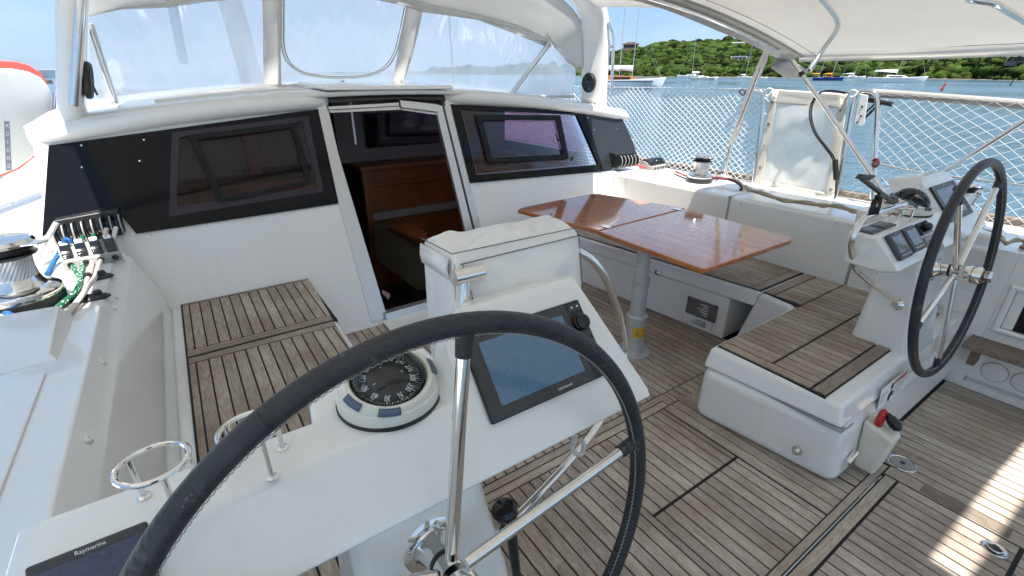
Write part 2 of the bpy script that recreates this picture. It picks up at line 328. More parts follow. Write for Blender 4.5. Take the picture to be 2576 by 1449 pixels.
# ============================================================ boat mouldings
def clip(poly, a, lo, hi):      # clip xy polygon to lo<=coord a<=hi
    def half(P, s, c):
        out = []
        for i in range(len(P)):
            p, q = P[i], P[(i+1) % len(P)]; dp, dq = s*(p[a]-c), s*(q[a]-c)
            if dp >= 0: out.append(p)
            if dp*dq < 0: t = dp/(dp-dq); out.append((p[0]+(q[0]-p[0])*t, p[1]+(q[1]-p[1])*t))
        return out
    P = half(poly, 1, lo); return half(P, -1, hi) if P else P
def planks(mb, poly, z, along='y', pitch=.056, gap=.007, off=0, M=None, th=.02, cut=0):
    a = 0 if along == 'y' else 1; lo = min(p[a] for p in poly); hi = max(p[a] for p in poly)
    mb.use(M or (teak if along == 'y' else teakx)); k = math.floor((lo-off)/pitch)
    while off+k*pitch < hi:
        x0 = max(off+k*pitch+gap/2, lo+gap/2); x1 = min(off+(k+1)*pitch-gap/2, hi-gap/2); k += 1
        if x1-x0 < .008: continue
        q = clip(poly, a, x0, x1)
        if len(q) < 3: continue
        b = 1-a; l2 = min(p[b] for p in q); h2 = max(p[b] for p in q)
        cuts = [l2+gap/2, h2-gap/2]
        if cut and h2-l2 > cut: cuts = [l2+gap/2, l2+(h2-l2)*R.uniform(.3, .7), h2-gap/2]
        for c0, c1 in zip(cuts[:-1], cuts[1:]):
            qq = clip(q, b, c0, c1)
            if len(qq) > 2:
                mb.prism([(p[0], p[1], z-th) for p in qq], (0, 0, th+R.uniform(-.0004, .0004)), R.uniform(.02, 1))
def rect(x0, x1, y0, y1): return [(x0, y0), (x1, y0), (x1, y1), (x0, y1)]

# ---- cockpit sole
f = MB()
f.use(caulk).box((-.6, -2.2, -.05), (3.44, 3.12, -.003))
planks(f, rect(.5, 2.76, 1.325, 3.1), 0, 'y', .0545, off=.5)
planks(f, rect(.5, 1.9, 1.282, 1.325), 0, 'x', .05, off=1.28)
planks(f, rect(.5, 1.87, 1.238, 1.282), 0, 'x', .05, off=1.235)
planks(f, rect(.5, 1.243, .42, 1.238), 0, 'y', .0545, off=.5, cut=.5)
planks(f, rect(1.243, 1.82, .815, 1.238), 0, 'y', .0545, off=1.243)
planks(f, rect(1.243, 1.82, .42, .808), 0, 'y', .0545, off=1.243)
planks(f, rect(1.825, 2.074, .42, 1.238), 0, 'y', .062, off=1.825)
planks(f, rect(1.87, 1.95, 1.238, 1.325), 0, 'y', .054, off=1.87)
planks(f, rect(1.95, 2.76, 1.1, 1.325), 0, 'y', .0545, off=1.95)
planks(f, rect(2.078, 2.24, .42, .6), 0, 'y', .0545, off=2.078)
planks(f, rect(2.24, 2.75, .415, .5), 0, 'y', .0545, off=2.345)
planks(f, rect(-.6, 2.33, .39, .42), 0, 'x', .034, gap=.004, off=.388)
planks(f, rect(-.6, 2.262, .334, .380), 0, 'x', .05, off=.332)
planks(f, rect(-.6, 2.262, -.058, .33), 0, 'y', .0545, off=1.5)
planks(f, rect(2.267, 2.345, -1.2, .388), 0, 'y', .09, off=2.262)
planks(f, rect(2.345, 3.42, -1.2, .48), 0, 'y', .0545, off=2.345, cut=1.2)
planks(f, rect(-.6, 2.262, -1.2, -.066), 0, 'y', .0545, off=1.5)
f.rv = 0; f.use(alupaint).box((1.25, .3825, -.01), (2.235, .3865, .003))
f.use(steel).box((2.02, .381, .0), (2.2, .3885, .0045))
# recessed finger slots
flo = struct(f.build('floor', smooth=False))
# ---- stb coaming / port coaming / hull: extruded sections along Y
def section(mb, pts, y0, y1): mb.prism([(x, y0, z) for x, z in pts], (0, y1-y0, 0)); return mb
h = MB().use(gel)
section(h, [(3.352, .0), (3.352, .785), (3.372, .80), (4.04, .80), (4.04, 0)], 1.108, 1.99)
section(h, [(3.352, .0), (3.352, .785), (3.372, .80), (4.04, .80), (4.04, 0)], 2.0, 3.20)
section(h, [(3.352, .0), (3.352, .785), (3.372, .80), (4.04, .80), (4.04, 0)], .50, 1.098)
section(h, [(3.40, 0), (3.385, .785), (3.405, .80), (4.04, .80), (4.04, 0)], -1.6, -.60)
struct(h.build('starboard_coaming', bevel=.012, seg=3))
# hull sides and side decks (outside)
h = MB().use(gel)
section(h, [(4.04, .0), (4.04, .795), (4.10, .80), (4.12, .76), (3.95, -1.1), (3.5, -1.1)], -2.2, 9)
section(h, [(-1.06, .0), (-1.06, .79), (-1.38, .78), (-1.42, .72), (-1.2, -1.1), (-.7, -1.1)], -2.2, 9.5)
h.box((3.352, 3.2, 0), (4.04, 9, .795)); h.box((-1.062, 3.102, .2), (-.655, 9.4, .788)); h.box((-.655, 3.102, .2), (-.405, 3.24, .79))
struct(h.build('hull', bevel=.01))
h = MB().use(gel)
h.use(gelgrey).box((3.356, 1.09, .3), (4.0, 1.12, .796)); h.box((3.356, 1.98, .3), (4.0, 2.01, .796))
struct(h.build('coaming_joint', smooth=False))
# port coaming: chamfered inner band, flat top
h = MB().use(gel)
pts = [(-.235, .0), (-.235, .40), (-.262, .55), (-.324, .725), (-.330, .735), (-.376, .797), (-.384, .80), (-1.08, .80), (-1.08, 0)]
section(h, pts, -1.0, 3.1)
pcm = struct(h.build('port_coaming', bevel=.003, ang=25))
# raised locker lid on the port coaming
h = MB().use(gel)
h.hexa([(-1.06, 1.80, .80), (-.455, 1.84, .80), (-.45, 2.20, .80), (-1.06, 2.22, .80)], [(-1.06, 1.83, .822), (-.475, 1.87, .818), (-.475, 2.175, .862), (-1.06, 2.20, .866)])
h.box((-1.06, .7, .80), (-.47, 1.76, .808))
o = h.build('locker_lid', bevel=.012, seg=3); o.parent = pcm

# ---- benches
pb = empty('cockpit_bench', (.15, 2, 0), 'port cockpit bench with wide-planked teak top under the left cabin window', 'bench')
b = MB().use(gel); b.hexa([(-.24, .8, 0), (.44, .8, 0), (.47, 3.08, 0), (-.24, 3.08, 0)], [(-.24, .8, .392), (.485, .8, .392), (.53, 3.18, .392), (-.24, 3.18, .392)])
par(b.build('bench_base', bevel=.02, seg=3), pb)
def xr(y): return .452+(y-1.6)*.048
b = MB().use(caulk).box((-.186, 2.441, .38), (xr(2.8)+.006, 3.145, .4))
b.use(caulk)
planks(b, [(-.18, 3.115), (xr(3.1), 3.115), (xr(3.1), 3.142), (-.18, 3.142)], .404, 'x', .06, off=3.112, M=teakbx)
planks(b, [(-.18, 2.51), (xr(2.5), 2.51), (xr(3.1), 3.113), (-.18, 3.113)], .404, 'y', .0515, gap=.007, off=-.145, M=teakb)
planks(b, [(-.18, 2.446), (xr(2.44), 2.446), (xr(2.5), 2.508), (-.18, 2.508)], .404, 'x', .031, gap=.004, off=2.446, M=teakbx)
par(b.build('teak_seat', smooth=False), pb)
b = MB().use(caulk).box((-.186, .85, .38), (xr(2.0)+.004, 2.434, .4))
planks(b, [(-.18, 2.37), (xr(2.37), 2.37), (xr(2.43), 2.43), (-.18, 2.43)], .404, 'x', .07, off=2.365, M=teakbx)
planks(b, [(-.18, .85), (xr(.85), .85), (xr(2.36), 2.367), (-.18, 2.367)], .404, 'y', .0515, gap=.007, off=-.15, M=teakb)
par(b.build('teak_seat', smooth=False), pb)

sb = empty('cockpit_bench', (3, 2, 0), 'long starboard bench with narrow teak slats behind the varnished table', 'bench')
def SB(u, v, z=.4): p = oz(u, v, z); return (p.x, p.y)
FE = [(2.56, 3.1), (2.755, 1.335)]     # inboard edge of the forward seat
b = MB().use(gel)
b.hexa([(2.60, 3.1, 0), (2.74, 1.50, 0), (3.345, 1.50, 0), (3.345, 3.1, 0)], [(2.58, 3.1, .30), (2.735, 1.50, .30), (3.345, 1.5, .30), (3.345, 3.1, .30)])
par(b.build('bench_base', bevel=.012, seg=3), sb)
b = MB().use(gel)
b.hexa([(2.565, 3.12, .305), (2.745, 1.345, .305), (3.345, 1.345, .305), (3.345, 3.12, .305)], [(2.575, 3.12, .392), (2.76, 1.345, .392), (3.345, 1.345, .392), (3.345, 3.12, .392)])
par(b.build('bench_lid', bevel=.012, seg=3), sb)
b = MB().use(caulk).prism([(2.62, 3.1, .38), (2.80, 1.35, .38), (3.33, 1.35, .38), (3.33, 3.1, .38)], (0, 0, .017))
planks(b, [(2.62, 3.1), (2.795, 1.415), (3.325, 1.415), (3.325, 3.1)], .402, 'y', .0515, gap=.006, off=2.8, M=teakb)
planks(b, [(2.795, 1.415), (2.80, 1.355), (3.325, 1.355), (3.325, 1.415)], .402, 'x', .07, off=1.352, M=teakbx)
par(b.build('teak_seat', smooth=False), sb)
# name plate and label on the seat front, latch
def front(y, z, o=.006):      # point on the forward seat's front face
    t = (y-1.50)/(3.1-1.50); x = 2.737+(2.59-2.737)*t; return Vector((x-o, y, z))
lp = MB().use(platem); lp.prism([front(1.56, .10), front(1.78, .10), front(1.78, .225), front(1.56, .225)], (-.004, 0, 0))
lp.use(blk)
for y, z in ((1.57, .11), (1.77, .11), (1.57, .215), (1.77, .215)): lp.sphere(front(y, z, .012), .006, 8)
lp.use(whitepaint)
for k in range(5): lp.box(front(1.62, .125+.018*k, .012), front(1.62+.04+.02*(k % 3), .130+.018*k, .011))
o = lp.build('builder_plate', smooth=False); par(o, sb); o['label'] = 'grey metal plate with four black screws'
lp = MB().use(white).prism([front(1.58, .035), front(1.79, .035), front(1.79, .092), front(1.58, .092)], (-.0015, 0, 0))
lp.use(dkgrey)
for k in range(3): lp.box(front(1.62, .045+.014*k, .0095), front(1.74-.02*k, .048+.014*k, .009))
par(lp.build('sticker', smooth=False), sb)
lt = MB().use(gelgrey).lathe([(.034, 0), (.034, .004)], front(2.05, .318, -.004), (-1, -.08, 0), 20).use(steel).lathe([(.022, 0), (.022, .008), (.015, .014), (0, .014)], front(2.05, .318, .006), (-1, -.08, 0), 20).use(blk).lathe([(.008, 0), (.006, .003), (0, .003)], front(2.05, .318, .02), (-1, -.08, 0), 12)
par(lt.build('latch'), sb)
# aft L-shaped bench round the pedestal
ab = empty('cockpit_bench', (2.4, .8, 0), 'L-shaped aft starboard bench with teak top in front of the far wheel', 'bench')
b = MB().use(gel)
b.hexa([(1.985, .475, 0), (3.40, .475, 0), (3.40, 1.12, 0), (1.905, 1.125, 0), (1.925, .56, 0)][0:4], [(1.96, .50, .30), (3.39, .50, .30), (3.39, 1.12, .30), (1.905, 1.12, .30)])
par(b.build('bench_base', bevel=.055, seg=6), ab)
b = MB().use(gel)
b.hexa([(1.965, .505, .296), (3.38, .505, .296), (3.38, 1.12, .296), (1.91, 1.12, .296)], [(1.985, .535, .392), (3.36, .535, .392), (3.36, 1.125, .392), (1.955, 1.12, .392)])
b.hexa([(2.66, 1.12, 0), (3.34, 1.12, 0), (3.34, 1.49, 0), (2.72, 1.42, 0)], [(2.72, 1.118, .392), (3.345, 1.118, .392), (3.345, 1.335, .392), (2.755, 1.335, .392)])
par(b.build('bench_top_moulding', bevel=.02, seg=4), ab)
b = MB().use(gelgrey).box((1.952, .50, .292), (2.0, 1.122, .297))
b.box((2.0, .4985, .2925), (2.06, .503, .2965))
par(b.build('lid_joint', smooth=False), ab)
b = MB().use(caulk)
b.prism([(x, y, .385) for x, y in [(1.985, .60), (2.76, .60), (3.33, .66), (3.33, 1.33), (2.80, 1.33), (2.76, 1.10), (1.985, 1.10)]], (0, 0, .011))
planks(b, rect(1.99, 2.045, .665, 1.095), .402, 'y', .06, off=1.987, M=teakb)
planks(b, rect(2.045, 3.325, .665, .855), .402, 'y', .0515, gap=.006, off=2.048, M=teakb)
planks(b, rect(2.045, 3.325, .862, 1.095), .402, 'y', .0515, gap=.006, off=2.048, M=teakb)
planks(b, rect(2.80, 3.325, 1.10, 1.262), .402, 'y', .0515, gap=.006, off=2.80, M=teakb)
planks(b, rect(2.80, 3.325, 1.266, 1.325), .402, 'x', .07, off=1.263, M=teakbx)
planks(b, rect(1.99, 3.325, .602, .66), .402, 'x', .08, off=.597, M=teakbx)
par(b.build('teak_seat', smooth=False), ab)
def hx(name, x, z, y=.478): pass
st = MB().use(steel)
st.lathe([(.022, 0), (.022, .004), (.012, .008)], (1.925, .62, .13), (-1, -.06, .05), 18).lathe([(.010, 0), (.013, .02), (0, .026)], (1.92, .62, .13), (-1, -.1, .05), 14)
par(st.build('stopper_knob'), ab)
st = MB().use(steel).tube([(2.055, .472, .105), (2.12, .471, .13)], .014, 10)
par(st.build('overflow_fitting'), ab)
# stickers on the aft face
wn = MB().use(whitepaint)
def AF(x, z, e=0): return Vector((x, .4755+.083*z-.0015-e, z))
wn.quad(AF(2.30, .255), AF(2.62, .255), AF(2.62, .385-.02), AF(2.30, .385-.02))
wn.use(mat('pink_print', (.72, .40, .36), .5)).quad(AF(2.44, .332, .001), AF(2.60, .332, .001), AF(2.60, .355, .001), AF(2.44, .355, .001))
text_mb(wn, '⚠WARNING'.replace('⚠', '! '), AF(2.52, .3435, .002), (1, 0, 0), (0, .083, 1), .022, mat('red_print', (.35, .02, .02), .5))
text_mb(wn, '! WARNING', AF(2.345, .322, .002), (1, 0, 0), (0, .083, 1), .015, dkgrey)
wn.use(dkgrey)
for k in range(4): wn.quad(AF(2.46, .318-.016*k, .001), AF(2.60-.012*k, .318-.016*k, .001), AF(2.60-.012*k, .321-.016*k, .001), AF(2.46, .321-.016*k, .001))
for k in range(3): wn.quad(AF(2.31, .302-.012*k, .001), AF(2.375-.008*k, .302-.012*k, .001), AF(2.375-.008*k, .304-.012*k, .001), AF(2.31, .304-.012*k, .001))
wn.use(blk)
wn.add([AF(2.415, .318, .002), AF(2.438, .318, .002), AF(2.442, .345, .002), AF(2.425, .352, .002), AF(2.412, .342, .002)], [[0, 1, 2, 3, 4]])
wn.add([AF(2.428, .312, .002), AF(2.455, .30, .002), AF(2.452, .272, .002), AF(2.436, .286, .002), AF(2.42, .255, .002), AF(2.405, .272, .002), AF(2.392, .252, .002), AF(2.402, .295, .002)], [[0, 1, 2, 3, 4, 5, 6, 7]])
o = wn.build('warning_sticker', smooth=False); par(o, ab)
# winch handle in its pocket
wh = empty('winch_handle_pocket', (2.2, .44, .1), 'cream pocket on the aft bench face holding a winch handle with red and black grip', 'handle pocket')
k = MB().use(mat('aged_cream_plastic', (.62, .57, .45), .5, col2=(.74, .72, .66), vscale=9))
k.hexa([(2.16, .40, .03), (2.245, .40, .03), (2.245, .478, .03), (2.16, .478, .03)], [(2.155, .375, .235), (2.255, .375, .235), (2.25, .495, .27), (2.16, .495, .27)])
par(k.build('pocket', bevel=.016, seg=4), wh)
k = MB().use(redp).loft([[Vector((2.205+cos(a)*r*.85, .452+sin(a)*r*.45, z-.02)) for a in [2*pi*j/16 for j in range(16)]] for r, z in ((.030, .18), (.034, .25), (.035, .31), (.028, .34), (.010, .352))])
par(k.build('handle_arm'), wh)
k = MB().use(blkgl).lathe([(.009, -.01), (.011, .0), (.018, .010), (.022, .025), (.023, .042), (.018, .06), (.008, .068), (0, .07)], (2.212, .432, .31), (.05, -.75, -.75), 18)
par(k.build('knob'), wh)
# stern-quarter starboard wall with teak step, gauge recess and speaker locker
sw = MB().use(gel)
def wallpiece(y0, y1, z0, z1, x0=3.385, x1=3.46): sw.box((x0, y0, z0), (x1, y1, z1))
wallpiece(.415, .50, 0, .80); wallpiece(-1.6, .415, .63, .80); wallpiece(-1.6, .415, .29, .37); wallpiece(-1.6, .415, 0, .035)
wallpiece(-.60, -.2, .035, .63); wallpiece(.385, .415, .37, .63)
sw.box((3.44, -.3, .02), (3.46, .42, .63)); sw.box((3.45, -.62, .795), (4.04, .50, .801)); sw.box((3.44, -.62, .3), (3.6, .5, .32))
struct(sw.build('stern_quarter_wall', bevel=.006))
# sculpted ledge on the coaming behind the pedestal
q = MB().use(gel).hexa([(3.33, .48, .42), (3.55, .48, .42), (3.55, 1.0, .42), (3.33, 1.0, .42)], [(3.40, .52, .86), (3.62, .52, .86), (3.62, .98, .86), (3.40, .98, .86)])
struct(q.build('coaming_upstand', bevel=.03, seg=4))
tr = MB().use(gelm)
tr.box((3.392, -.3, .036), (3.438, .41, .045))
tr.use(gel)
struct(tr.build('locker_recess', smooth=False))
lc = MB().use(gel); lc.lathe([(.053, 0), (.053, .004), (.049, .006), (0, .006)], (3.439, .318, .125), (-1, 0, 0), 32)
lc.use(gelgrey).lathe([(.057, -.002), (.057, .002)], (3.439, .318, .125), (-1, 0, 0), 32)
lc.use(gel).lathe([(.053, 0), (.053, .004), (.049, .006), (0, .006)], (3.439, .195, .125), (-1, 0, 0), 32)
lc.use(gelgrey).lathe([(.057, -.002), (.057, .002)], (3.439, .195, .125), (-1, 0, 0), 32)
tag(lc.build('locker_cover'), 'round white inspection covers in the recess below the teak step', 'inspection cover')
gp = empty('gauge_panel', (3.4, .1, .52), 'white framed recess with black panel and round white gauge on the starboard wall', 'gauge')
g = MB().use(gel)
y0, y1, z0, z1 = -.15, .398, .366, .638
for a, b_ in (((3.372, y0, z0), (3.40, y1, z0+.03)), ((3.372, y0, z1-.03), (3.40, y1, z1)), ((3.3722, y1-.03, z0), (3.40, y1, z1))): g.box(a, b_)
par(g.build('frame', bevel=.012, seg=3), gp)
g = MB().use(blkgl).box((3.395, y0, z0+.03), (3.41, y1-.075, z1-.03)); g.use(gel).box((3.393, y1-.075, z0+.03), (3.412, y1-.03, z1-.03)); par(g.build('panel', bevel=.004), gp)
g = MB().use(ivory).lathe([(.052, 0), (.052, .006), (.046, .008), (0, .008)], (3.395, .215, .50), (-1, 0, 0), 28); par(g.build('dial'), gp)
g = MB().use(dkgrey)
for a in range(12): t = a*pi/6; p = Vector((3.385, .215+sin(t)*.04, .50+cos(t)*.04)); g.sphere(p, .003, 6)
g.box((3.3845, .213, .50), (3.3865, .217, .53)); par(g.build('dial_marks'), gp)
g = MB(); text_mb(g, 'WAR', (3.3705, .235, .381), (0, -1, 0), (0, 0, 1), .022, redp); par(g.build('warning_text', smooth=False), gp)
ts = MB(); ts.use(teakold).box((3.22, -.7, .288), (3.42, .455, .318), .5)
ts.use(teakold).box((3.31, .39, .17), (3.383, .425, .287), .4)
tag(ts.build('teak_step', bevel=.005), 'weathered grey teak step fixed to the starboard wall by the far wheel', 'step')
tp = MB().use(teakold).box((3.47, .12, .804), (3.62, .44, .816), .5)
tag(tp.build('teak_pad', smooth=False), 'small teak pad set into the sunlit starboard coaming', 'teak pad')
# toe rail
tr = MB().use(teakold)
for y0, y1 in ((-.8, .9), (.9, 2.4), (2.4, 4.2)): tr.box((4.03, y0+.004, .80), (4.075, y1, .845), R.uniform(.2, .8))
tag(tr.build('toe_rail', bevel=.008), 'wooden toe rail along the starboard deck edge under the netting', 'rail')
# deck fittings flush with the sole
def ringplate(name, x, y, r, label, kind):
    e = empty(name, (x, y, .003), label, kind)
    m = MB().use(steel).lathe([(r, 0), (r, .003), (r*.93, .005), (r*.80, .003), (0, .003)], (x, y, 0), n=36); par(m.build('rim'), e)
    return e
e = ringplate('deck_drain', 2.40, .362, .056, 'round grey deck drain with star hole beside the aft bench corner', 'drain')
m = MB().use(midgrey).lathe([(.045, .003), (.045, .006), (.0, .0065)], (2.40, .362, 0), n=30).use(blk)
for k in range(4): a = k*pi/4; m.box((2.40-.0105, .362-.003, .0066), (2.40+.0105, .362+.003, .0072)) if k == 0 else m.prism([(2.40+cos(a+t)*d, .362+sin(a+t)*d, .0066) for t, d in ((.3, .011), (-.3, .011), (pi+.3, .011), (pi-.3, .011))], (0, 0, .0005+.0001*k))
par(m.build('cover'), e)
e = ringplate('lifting_ring', 2.172, -.003, .039, 'small polished flush lifting ring in the sunlit stern hatch', 'lifting ring')
m = MB().use(blk).lathe([(.026, .0035), (.0, .0036)], (2.172, -.003, 0), n=24).use(steel).tube([(2.172+cos(a)*.019, -.003+sin(a)*.022, .007) for a in [pi*.15+2*pi*k/24*.88 for k in range(24)]], .0035, 8)
par(m.build('pull_ring'), e)
sl_ = MB().use(teakold)
for x0, x1, y0, y1 in ((2.275, 2.335, -.02, .26),): sl_.box((x0, y0, .0005), (x1, y1, .0022), .3)
o = sl_.build('wet_stain_sheet', smooth=False); o.parent = flo  # thin dark sheet added on the planks to stand for a wet stain
# ============================================================ cabin
cab = empty('cabin', (1.4, 3.4, 0), 'white cabin with raked aft bulkhead, dark windows and open companionway', 'cabin')
def BP(x, z, off=0): return Vector((x, 3.0+BHA*z+off, z))
TH = Vector((0, .05, 0))
b = MB().use(gel)
b.prism([BP(-.40, -.0), BP(.905, 0), BP(.905, 1.46), BP(-.60, 1.36), BP(-.655, .79)], TH)
b.prism([BP(1.80, 0), BP(3.46, 0), BP(3.50, .79), BP(3.70, 1.34), BP(1.80, 1.46)], TH)
b.prism([BP(.906, 0), BP(1.799, 0), BP(1.799, .035), BP(.906, .035)], TH)
b.prism([BP(.906, 1.47), BP(1.799, 1.47), BP(1.799, 1.5), BP(.906, 1.5)], TH)
par(b.build('bulkhead', bevel=.01, seg=2), cab)
# step in front of the door
b = MB().use(gel).box((.93, 2.72, 0), (1.5, 3.0, .035)); par(b.build('door_step', bevel=.015, seg=3), cab)
# dark window panels laid on the bulkhead
def panel(uv, off, th, M, name, parent, bevel=.004):
    P = [bh(u, v, off) for u, v in uv]; m_ = MB().use(M).prism(P, (0, th, 0)); return par(m_.build(name, bevel=bevel, seg=2), parent)
def P3(uv, off): return [bh(u, v, off) for u, v in uv]
PO = [(452, 345), (760, 306), (800, 474), (445, 525)]
m_ = MB().use(blkwin)
for uv in ([(122, 366), (452, 321.3), (452, 345), (445, 525), (444, 573), (343, 588), (322, 562), (300, 536), (165, 552), (118, 590), (106, 596)], [(452, 321.3), (760, 279.4), (760, 306), (452, 345)], [(760, 279.4), (800, 274), (852, 512), (808, 518.6), (800, 474), (760, 306)], [(445, 525), (800, 474), (808, 518.6), (444, 573)]):
    m_.prism([bh(u, v, -.012) for u, v in uv], (0, .0118, 0))
wp = par(m_.build('window_panel', smooth=False), cab)
wp['label'] = 'wide black window panel left of the companionway'
# inner tinted area and inner hatch frame of the port window
def ringframe(o_, i_, off, th, M, name, parent):
    m_ = MB().use(M); O = P3(o_, off); I = P3(i_, off); d = Vector((0, th, 0))
    for k in range(len(O)): j = (k+1) % len(O); m_.prism([O[k], O[j], I[j], I[k]], d)
    return par(m_.build(name, bevel=.002), parent)
smk2 = mat('tinted_glass_port', (.016, .012, .014), .05, spec=.25, var=.25, vscale=2)
smk3 = mat('tinted_edge_band', (.045, .038, .048), .12, spec=.25)
ringframe([(432, 333), (775, 292), (815, 482), (425, 545)], [(452, 345), (760, 306), (800, 474), (445, 525)], -.0135, .0012, smk3, 'tint_band', wp)
ringframe([(470, 340), (745, 308), (785, 462), (550, 512)], [(500, 352), (733, 322), (770, 455), (562, 497)], -.020, .006, blkfr, 'hatch_frame', wp)
m_ = MB().use(smoke).quad(*[bh(u, v, .004) for u, v in PO]); par(m_.build('pane', smooth=False), wp)
panel([(203, 358), (366, 343), (362, 417), (203, 431)], -.0135, .0012, blkwin, 'cover_plate', wp, .0006)
wr = P3([(1134, 263), (1560, 284), (1600, 388), (1541, 393), (1541, 430), (1183, 461)], -.012)
# starboard panel is a frame round an opening glazed with smoked glass
op_o = [(1134, 263), (1562, 284), (1541, 430), (1183, 461)]
ws = ringframe([(1134, 262), (1470, 279), (1518, 431), (1183, 461)], [(1160, 274), (1452, 290), (1506, 414), (1200, 440)], -.012, .0118, blkwin, 'window_panel', cab)
ws['label'] = 'black window panel right of the companionway with a framed opening port'
m_ = MB().use(mat('charcoal_panel', (.022, .026, .03), .16)).prism(P3([(1471, 279), (1560, 284), (1590, 350), (1603, 388), (1543, 394), (1540, 429), (1519, 431)], -.012), (0, .0118, 0)); par(m_.build('panel_end', bevel=.003), ws)
for pr_, off, L_ in ((ws, -.0125, ((1478, 296), (1546, 295), (1495, 326), (1553, 324))), (wp, -.0125, ((205, 366), (362, 352), (206, 421), (351, 405))), (cab, -.001, ((623, 552), (828, 517), (373, 596), (1204, 467), (1385, 451), (1538, 439)))):
    for u, v in L_: par(MB().use(steel).lathe([(.0065, 0), (.0045, .004), (0, .004)], bh(u, v, off), (0, -1, BHA), 10).build('screw'), pr_)
ringframe([(1197, 288), (1410, 290), (1432, 400), (1228, 410)], [(1214, 302), (1399, 303), (1418, 388), (1238, 396)], -.022, .014, blkfr, 'hatch_frame', ws)
hd = MB().use(blk)
for u0, v0, u1, v1 in ((1219, 345, 1221, 362), (1398, 337, 1405, 358)): hd.tube([bh(u0, v0, -.03), bh(u1, v1, -.03)], .006, 8)
hd.sphere(bh(1405, 353, -.035), .012, 8); par(hd.build('latch'), ws)
m_ = MB().use(smoke).quad(*P3([(1160, 274), (1452, 290), (1506, 414), (1200, 440)], .004)); par(m_.build('pane', smooth=False), ws)
# carve the wall behind the pane: rebuild starboard wall as a frame instead
bo = bpy.data.objects['bulkhead']; bm_ = MB().use(gel)
pa, pb2, pc, pd = [bh(u, v, 0) for u, v in PO]
bm_.prism([BP(-.40, 0), BP(pd.x, 0), BP(pd.x, pd.z), BP(pa.x, pa.z), BP(pa.x, 1.40), BP(-.60, 1.36), BP(-.655, .79)], TH)
bm_.prism([BP(pd.x, 0), BP(pc.x, 0), BP(pc.x, pc.z), BP(pd.x, pd.z)], TH)
bm_.prism([BP(pc.x, 0), BP(.905, 0), BP(.905, 1.46), BP(pb2.x, 1.445), BP(pb2.x, pb2.z), BP(pc.x, pc.z)], TH)
bm_.prism([BP(pa.x, pa.z), BP(pb2.x, pb2.z), BP(pb2.x, 1.445), BP(pa.x, 1.40)], TH)
zo = [bh(u, v, 0) for u, v in ((1160, 274), (1452, 290), (1506, 414), (1200, 440))]
xl0, xl1, xr0, xr1 = zo[0].x, zo[3].x, zo[1].x, zo[2].x; zt0, zt1, zb0, zb1 = zo[0].z, zo[1].z, zo[3].z, zo[2].z
bm_.prism([BP(1.80, 0), BP(3.46, 0), BP(3.50, .79), BP(xr1, zb1), BP(xl1, zb0), BP(1.80, .79)], TH)
bm_.prism([BP(1.80, .79), BP(xl1, zb0), BP(xl0, zt0), BP(1.80, 1.46)], TH)
bm_.prism([BP(xr1, zb1), BP(3.50, .79), BP(3.70, 1.34), BP(xr0, zt1)], TH)
bm_.prism([BP(xl0, zt0), BP(xr0, zt1), BP(3.70, 1.34), BP(1.80, 1.46)], TH)
bm_.prism([BP(.906, 0), BP(1.799, 0), BP(1.799, .035), BP(.906, .035)], TH)
bm_.prism([BP(.906, 1.47), BP(1.799, 1.47), BP(1.799, 1.5), BP(.906, 1.5)], TH)
bpy.data.objects.remove(bo); par(bm_.build('bulkhead', smooth=False), cab)
# eyebrow lip: rounded section swept along the roof edge
def zr(x): return 1.522-.0375*(x-1.4)**2
def lip(x0, x1, n, name):
    rings = []
    for k in range(n+1):
        x = x0+(x1-x0)*k/n; top = zr(x)+.005; h_ = .10; yb = 3.0+BHA*(top-.05)
        e = min(k, n-k); sh = [0.25, .75, .95, 1][min(e, 3)] if name == 'eyebrow' else 1
        prof = [(0, -h_), (-.06, -h_+.004), (-.088, -h_+.022), (-.098, -h_*.5), (-.085, -.018), (-.05, 0), (0.02, .004), (.08, .006), (.08, -h_)]
        rings.append([Vector((x, yb+.03+(py*sh), top-h_*.5+(pz+h_*.5)*(.5+.5*sh))) for py, pz in prof])
    return MB().use(gel).loft(rings)
par(lip(-.62, .925, 18, 'eyebrow').build('eyebrow', ang=50), cab)
par(lip(1.80, 3.80, 22, 'eyebrow').build('eyebrow', ang=50), cab)
# coachroof surface up to the sprayhood and beyond
b = MB().use(gel); rings = []
for y, dz in ((3.52, 0), (3.8, .012), (4.35, .035), (5.5, .05), (7.5, .0), (9.5, -.25)):
    rings.append([Vector((-.62+4.42*k/20, y, zr(-.62+4.42*k/20)+dz-.004)) for k in range(21)])
b.loft(rings, closed=False)
par(b.build('roof', solid=.03), cab)
# raised rim mouldings on the roof
m_ = MB().use(gel)
for pts in (([(390, 258), (520, 243), (650, 232), (790, 226)]),):
    L_ = [oz(u, v, zr(1)+.03) for u, v in pts]
    m_.tube([op(u, v, (0, 3.75, 0), (0, 1, -.1)) for u, v in pts], .018, 10)
par(m_.build('roof_moulding'), cab)
